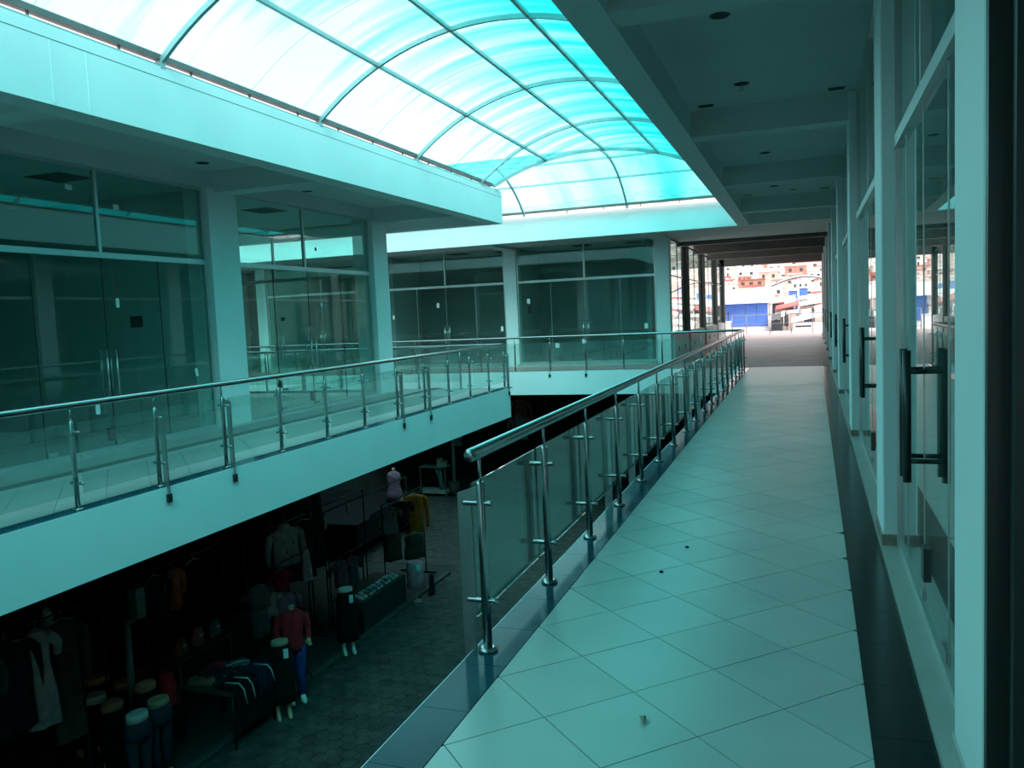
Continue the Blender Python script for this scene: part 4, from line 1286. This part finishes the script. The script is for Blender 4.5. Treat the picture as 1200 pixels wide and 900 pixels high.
MB().ell([(GZ + 0.22, -11.15, 24.05, 0.10, 0.08), (GZ + 0.5, -11.2, 24.05, 0.07, 0.06), (GZ + 0.93, -11.28, 24.05, 0.13, 0.07)], 12).build('draped_cloth', C['teal'], sh_)
for x, w, lb in ((-11.22, 0.2, 'pale box on the display case, left one'), (-10.98 - 0.08, 0.22, 'pale box on the display case, right one')):
    t = thing('carton', (x, 24.05, GZ + 0.99), lb, 'box', 'boxes on the display case')
    h = 0.26 if w == 0.2 else 0.18
    MB().cbox(x - w / 2 + 0.03, x + w / 2 - 0.03, 23.98, 24.14, GZ + 0.99, GZ + 0.99 + h, 0.004).build('carton_body', C['offwhite'], t)
    MB().box(x - w / 2 + 0.025, x + w / 2 - 0.025, 23.975, 24.145, GZ + 0.96 + h, GZ + 0.995 + h).build('lid', C['brown'], t)
np_ = thing('numbered_pole', (-10.78, 24.2, GZ), 'pale green pole in a bucket base with a number plaque', 'pole')
MB().path([(-10.80, 24.2, GZ + 0.3), (-10.74, 24.2, -0.64)], [0.055, 0.05], 12).build('shaft', 'pole', np_)
MB().ell([(GZ, -10.80, 24.2, 0.16, 0.16), (GZ + 0.44, -10.80, 24.2, 0.19, 0.19), (GZ + 0.46, -10.80, 24.2, 0.18, 0.18)], 16).build('bucket', 'kerb', np_)
pq = MB().cbox(-10.68, -10.42, 24.10, 24.13, -2.55, -2.22, 0.004).build('number_plaque', 'pole', np_)
fc = bpy.data.curves.new('plaque_text', 'FONT')
fc.body = '513'
fc.size = 0.20
fc.align_x = 'CENTER'
fc.extrude = 0.003
to = bpy.data.objects.new('plaque_text', fc)
sc.collection.objects.link(to)
bpy.context.view_layer.update()
tm = bpy.data.meshes.new_from_object(to.evaluated_get(bpy.context.evaluated_depsgraph_get()))
bpy.data.objects.remove(to)
tm.transform(Matrix.Translation((-10.55, 24.097, -2.455)) @ Matrix.Rotation(math.pi / 2, 4, 'X'))
tm.materials.clear()
tm.materials.append(M['black'])
place('plaque_digits', tm, pq)
# clothes under the far gallery edge
rail_bar('clothes rack under the far gallery', -8.3, 23.3, 24.6, -0.95)
garment('rust and grey jacket hanging under the far gallery corner', (-8.3, 23.9, -0.95), 0.5, 0.95, 'brown', 0.2, 0.7)
garment('grey green shirt hanging low under the far gallery corner', (-8.25, 23.6, -1.45), 0.5, 0.7, 'greygreen', 0.2, 0.5)

# ------------------------------------------------------------------ outdoors past the passage
M['street'] = pmat('pale_concrete', (0.55, 0.52, 0.50), 0.8, var=0.1, scale=0.6)
M['railgrey'] = pmat('grey_rail_paint', (0.20, 0.20, 0.21), 0.5)
M['hill'] = pmat('hillside_town', (0.46, 0.33, 0.29), 0.9, var=0.45, scale=0.12, dots=((0.72, 0.70, 0.68), 0.14, 0.33))
M['bluewall'] = pmat('blue_shutter', (0.07, 0.17, 0.55), 0.5, var=0.12, scale=1.5, stretch=(1, 1, 6))
M['whitewall'] = pmat('white_render', (0.78, 0.76, 0.75), 0.7, var=0.05)
M['brick'] = pmat('red_brick', (0.42, 0.20, 0.15), 0.85, var=0.2, scale=1.5)
M['pinkbrick'] = pmat('pale_brick', (0.56, 0.40, 0.35), 0.85, var=0.2, scale=0.8)
M['cream'] = pmat('cream_render', (0.70, 0.62, 0.52), 0.8, var=0.1)
M['redroof'] = pmat('red_awning', (0.45, 0.10, 0.09), 0.7, var=0.15)
M['zinc'] = pmat('zinc_roof', (0.66, 0.65, 0.66), 0.5, var=0.1)
M['shade'] = pmat('dark_window', (0.05, 0.05, 0.06), 0.3)

struct('ground_outside', MB().box(-90, 60, 46.3, 101, -0.9, -0.12), 'street', 'pale street outside past the terrace')
def hz(y_):
    return -1.2 + (y_ - 100) * 0.088 + max(0, y_ - 290) * 0.115


hl = MB()
nx, ny = 30, 24
vs = []
for j in range(ny + 1):
    for i in range(nx + 1):
        x = -260 + 380 * i / nx
        y_ = 100 + 620 * (j / ny) ** 1.4
        x = (-260 + 380 * i / nx) * y_ / 300
        z = hz(y_) + 2.0 * math.sin(x * 0.03 + j) * (j / ny) - 0.3
        vs.append((x, y_, z))
hl.add(vs, [(j * (nx + 1) + i, j * (nx + 1) + i + 1, (j + 1) * (nx + 1) + i + 1, (j + 1) * (nx + 1) + i) for j in range(ny) for i in range(nx)], True)
struct('ground_hill', hl, 'hill', 'hillside covered by a pale brick town')




# terrace railing
tr_ = thing('terrace_railing', (-1, 46.0, 0), 'thin metal railing at the end of the terrace', 'railing')
for z in (1.03, 0.55):
    MB().cyl((-3.6, 46.0, z), (2.2, 46.0, z), 0.026 if z > 0.9 else 0.012, n=8).build('rail', 'railgrey', tr_)
for x in (-3.6, -2.85, -1.65, -0.57, 0.52, 1.6):
    MB().cyl((x, 46.0, 0), (x, 46.0, 1.03), 0.024, n=8).build('post', 'railgrey', tr_)

# blue shop with white canopy
bs = thing('blue_shop', (-3.4, 57, -0.12), 'low shop with blue shutter wall under a white canopy', 'building')
MB().box(-8.9, -2.12, 56.0, 60, -0.12, 1.75).build('wall', 'whitewall', bs)
for k in range(4):
    MB().box(-4.9 + k * 0.70, -4.9 + k * 0.70 + 0.68, 55.93, 56.0, 0.2, 1.72).build('blue_panel', 'bluewall', bs)
MB().box(-9.0, -1.80, 55.2, 60.2, 1.70, 2.52).build('canopy', 'whitewall', bs)
MB().box(-9.0, -1.80, 57.6, 60.2, 2.52, 2.70).build('parapet', 'pinkbrick', bs)
lb2 = thing('brick_and_blue_house', (-7.6, 54, -0.12), 'brick house with a blue wall strip seen through the passage windows', 'building')
MB().box(-8.3, -7.70, 54.0, 55.0, -0.12, 3.45).build('brick_wall', 'brick', lb2)
MB().box(-7.70, -7.0, 54.2, 55.0, -0.12, 3.25).build('blue_wall', 'bluewall', lb2)
MB().box(-8.4, -6.9, 53.8, 55.1, 3.35, 3.60).build('roof', 'zinc', lb2)
MB().box(-7.45, -7.15, 54.15, 54.2, 0.9, 2.3).build('window', 'shade', lb2)
wh = thing('white_house', (-6.2, 52, -0.12), 'white low house with an arched opening past the passage windows', 'building')
MB().box(-6.9, -5.35, 52.6, 54, -0.12, 2.6).build('wall', 'whitewall', wh)
MB().box(-7.0, -5.25, 52.4, 54.1, 2.6, 2.75).build('roof', 'zinc', wh)
n = 10
poly = [(-6.55, 0.6), (-5.95, 0.6)] + [(-6.25 + 0.30 * math.cos(math.pi * k / n), 1.55 + 0.30 * math.sin(math.pi * k / n)) for k in range(n + 1)]
dm = MB().prism(poly, 0, 0.05)
dm.v = [(p[0], 52.6 - p[2], p[1]) for p in dm.v]
dm.build('arched_opening', 'shade', wh)
fe = thing('bar_fence', (-6.2, 50, -0.12), 'black bar fence outside the passage windows', 'fence')
for k in range(24):
    MB().box(-9.2 + k * 0.22, -9.2 + k * 0.22 + 0.05, 50, 50.04, -0.12, 1.25).build('bar', 'shade', fe)
for z in (0.3, 1.1):
    MB().box(-9.3, -4.0, 50, 50.04, z, z + 0.05).build('rail', 'shade', fe)
lw2 = thing('garden_wall', (-6.5, 49, -0.12), 'low white garden wall outside the passage windows', 'wall')
MB().cbox(-9.5, -3.9, 48.7, 48.9, -0.12, 0.62, 0.02).build('wall_body', 'whitewall', lw2)
MB().cbox(-9.55, -3.85, 48.66, 48.94, 0.62, 0.70, 0.02).build('coping', 'zinc', lw2)


def stall_roof(label, x, y_, z, w, d, slope, mat, body='whitewall', group='tin roofed market stalls on the street'):
    t = thing('street_stall', (x, y_, -0.12), label, 'stall', group)
    vs = [(x - w / 2, y_, z), (x + w / 2, y_, z + slope * w), (x + w / 2, y_ + d, z + slope * w + 0.25), (x - w / 2, y_ + d, z + 0.25)]
    m = MB().add(vs + [(p[0], p[1], p[2] + 0.07) for p in vs], [(0, 3, 2, 1), (4, 5, 6, 7), (0, 1, 5, 4), (1, 2, 6, 5), (2, 3, 7, 6), (3, 0, 4, 7)])
    m.build('roof_sheet', mat, t)
    MB().box(x - w / 2 + 0.15, x + w / 2 - 0.15, y_ + 0.3, y_ + d - 0.2, -0.12, min(z, z + slope * w) + 0.02).build('stall_body', body, t)
    MB().box(x - w / 2 + 0.3, x - w / 2 + 0.3 + w * 0.35, y_ + 0.27, y_ + 0.31, 0.1, min(z, z + slope * w) - 0.15).build('opening', 'shade', t)
    for xx in (x - w / 2 + 0.06, x + w / 2 - 0.06):
        MB().cyl((xx, y_ + 0.05, -0.12), (xx, y_ + 0.05, z + (slope * w if xx > x else 0)), 0.03, n=6).build('pole', 'alu', t)


stall_roof('white sloped tin roof stall nearest the terrace', 0.6, 53, 0.35, 2.6, 2.0, 0.22, 'zinc')
stall_roof('stall with red awning right of the blue shop', -0.95, 57, 1.15, 1.5, 2.2, 0.18, 'redroof', 'pinkbrick')
stall_roof('stall with white tin roof right of the red awning', 0.75, 57.5, 1.35, 1.9, 2.2, 0.14, 'zinc', 'pinkbrick')
stall_roof('dark low stall beside the corner of the blue shop', -1.55, 54.5, 0.55, 1.0, 1.6, 0.25, 'zinc', 'shade')
stall_roof('second row stall with white roof', 0.9, 61.5, 1.75, 2.4, 2.4, 0.10, 'zinc', 'brick')
stall_roof('second row stall with dark opening', -1.3, 61, 1.60, 1.7, 2.2, 0.16, 'zinc', 'shade')
stall_roof('third row stall with red roof', 1.75, 64.5, 2.05, 2.2, 1.7, 0.08, 'redroof', 'cream')
for k, (x, lb) in enumerate(((-0.62, 'blue booth on the street, left one'), (0.10, 'blue booth on the street, right one'))):
    t = thing('blue_booth', (x, 64.8, -0.12), lb, 'booth', 'blue booths')
    MB().box(x - 0.3, x + 0.3, 64.4, 65.2, -0.12, 2.5 + 0.15 * k).build('booth_body', 'bluewall', t)
    MB().box(x - 0.36, x + 0.36, 64.3, 65.3, 2.5 + 0.15 * k, 2.62 + 0.15 * k).build('booth_roof', 'zinc', t)
ar = thing('arched_canopy', (0.2, 67, -0.12), 'big curved canopy frame over the street', 'canopy')
pts = [(-2.2 + 4.9 * k / 20, 66.5, 2.95 + 0.95 * math.sin(math.pi * (0.12 + 0.80 * k / 20)) - 0.35) for k in range(21)]
MB().path(pts, 0.05, 8).build('arch_bow', 'shade', ar)
rs = [[(p[0], 66.5, p[2] - 0.04), (p[0], 66.5, p[2] + 0.0), (p[0], 71.5, p[2] + 0.3), (p[0], 71.5, p[2] + 0.26)] for p in pts]
MB().rings(rs).build('canopy_sheet', 'zinc', ar)
for p in (pts[0], pts[8], pts[14], pts[-1]):
    MB().cyl((p[0], 66.5, -0.12), p, 0.04, n=6).build('post', 'alu', ar)


def house(x, y_, w, h, mat, roof, nwin, label):
    z = hz(y_) - 0.8
    t = thing('hillside_house', (x, y_, z), label, 'house', 'houses of the hillside town')
    MB().box(x - w / 2, x + w / 2, y_, y_ + w, z, z + h + 0.8).build('wall', mat, t)
    MB().box(x - w / 2 - 0.2, x + w / 2 + 0.2, y_ - 0.2, y_ + w, z + h + 0.8, z + h + 1.0).build('roof', roof, t)
    for q in range(nwin):
        xx = x - w / 2 + w * (q + 0.5) / nwin
        MB().box(xx - w * 0.07, xx + w * 0.07, y_ - 0.04, y_, z + 0.8 + h * 0.40, z + 0.8 + h * 0.75).build('window', 'shade', t)


mats = [('pinkbrick', 'pale brick'), ('whitewall', 'white'), ('cream', 'cream'), ('brick', 'red brick')]
roofs = [('zinc', 'grey'), ('redroof', 'red'), ('pinkbrick', 'clay'), ('whitewall', 'white')]
rown = ['lowest', 'second', 'third', 'fourth', 'fifth', 'sixth', 'seventh', 'eighth', 'topmost']
nthn = ['first', 'second', 'third', 'fourth', 'fifth', 'sixth', 'seventh', 'eighth', 'ninth', 'tenth', 'eleventh', 'twelfth', 'thirteenth']
rng = random.Random(3)
for r_, yy in enumerate((118, 130, 143, 157, 172, 188, 206, 226, 250)):
    x = -0.15 * yy
    k = 0
    while x < 0.03 * yy and k < 13:
        w = rng.uniform(2.2, 4.2) * yy / 150
        mt, rf = rng.choice(mats[:2] + mats), rng.choice(roofs)
        house(x + w / 2, yy + rng.uniform(-1.5, 1.5), w, rng.uniform(1.0, 1.9) * yy / 150, mt[0], rf[0], rng.choice((2, 3)),
              '%s house, %s roof, %s from left in %s hillside row' % (mt[1], rf[1], nthn[k], rown[r_]))
        x += w + rng.uniform(0.6, 2.2)
        k += 1
rng = random.Random(11)
taken = [(-0.7, 1.9, 53, 55), (-1.7, -0.2, 57, 59.2), (-0.2, 1.7, 57.5, 59.7), (-2.05, -1.05, 54.5, 56.1), (-0.3, 2.1, 61.5, 63.9), (-2.15, -0.45, 61, 63.2), (-9, -1.8, 55, 60.2)]
spots = []
for _ in range(400):
    w, d = rng.uniform(0.5, 0.95), rng.uniform(0.6, 1.1)
    x, y_ = rng.uniform(-1.9, 1.7), rng.uniform(52.6, 61.4)
    r4 = (x - w / 2 - 0.05, x + w / 2 + 0.05, y_ - 0.05, y_ + d + 0.05)
    if len(spots) < 12 and all(r4[1] < t[0] or r4[0] > t[1] or r4[3] < t[2] or r4[2] > t[3] for t in taken):
        taken.append(r4)
        spots.append((x, y_, w, d))
spots.sort()
tm_ = [('zinc', 'grey'), ('whitewall', 'white'), ('shade', 'black'), ('redroof', 'red'), ('pinkbrick', 'tan')]
for k, (x, y_, w, d) in enumerate(spots):
    z = 0.15 + (y_ - 50.5) * 0.13 + rng.uniform(-0.1, 0.2)
    mt = rng.choice(tm_)
    t = thing('market_tarp', (x, y_, -0.12), 'small tilted %s tarp on the street, %s from the left' % (mt[1], nthn[k]), 'tarp', 'tilted tarps of the street market')
    a, b = rng.uniform(-0.25, 0.35), rng.uniform(0.1, 0.4)
    vs = [(x - w / 2, y_, z), (x + w / 2, y_, z + a * w), (x + w / 2, y_ + d, z + a * w + b), (x - w / 2, y_ + d, z + b)]
    MB().add(vs + [(p[0], p[1], p[2] + 0.03) for p in vs], [(0, 3, 2, 1), (4, 5, 6, 7), (0, 1, 5, 4), (1, 2, 6, 5), (2, 3, 7, 6), (3, 0, 4, 7)]).build('sheet', mt[0], t)
    for p in vs:
        MB().cyl((p[0], p[1], -0.12), p, 0.02, n=5).build('pole', 'shade', t)
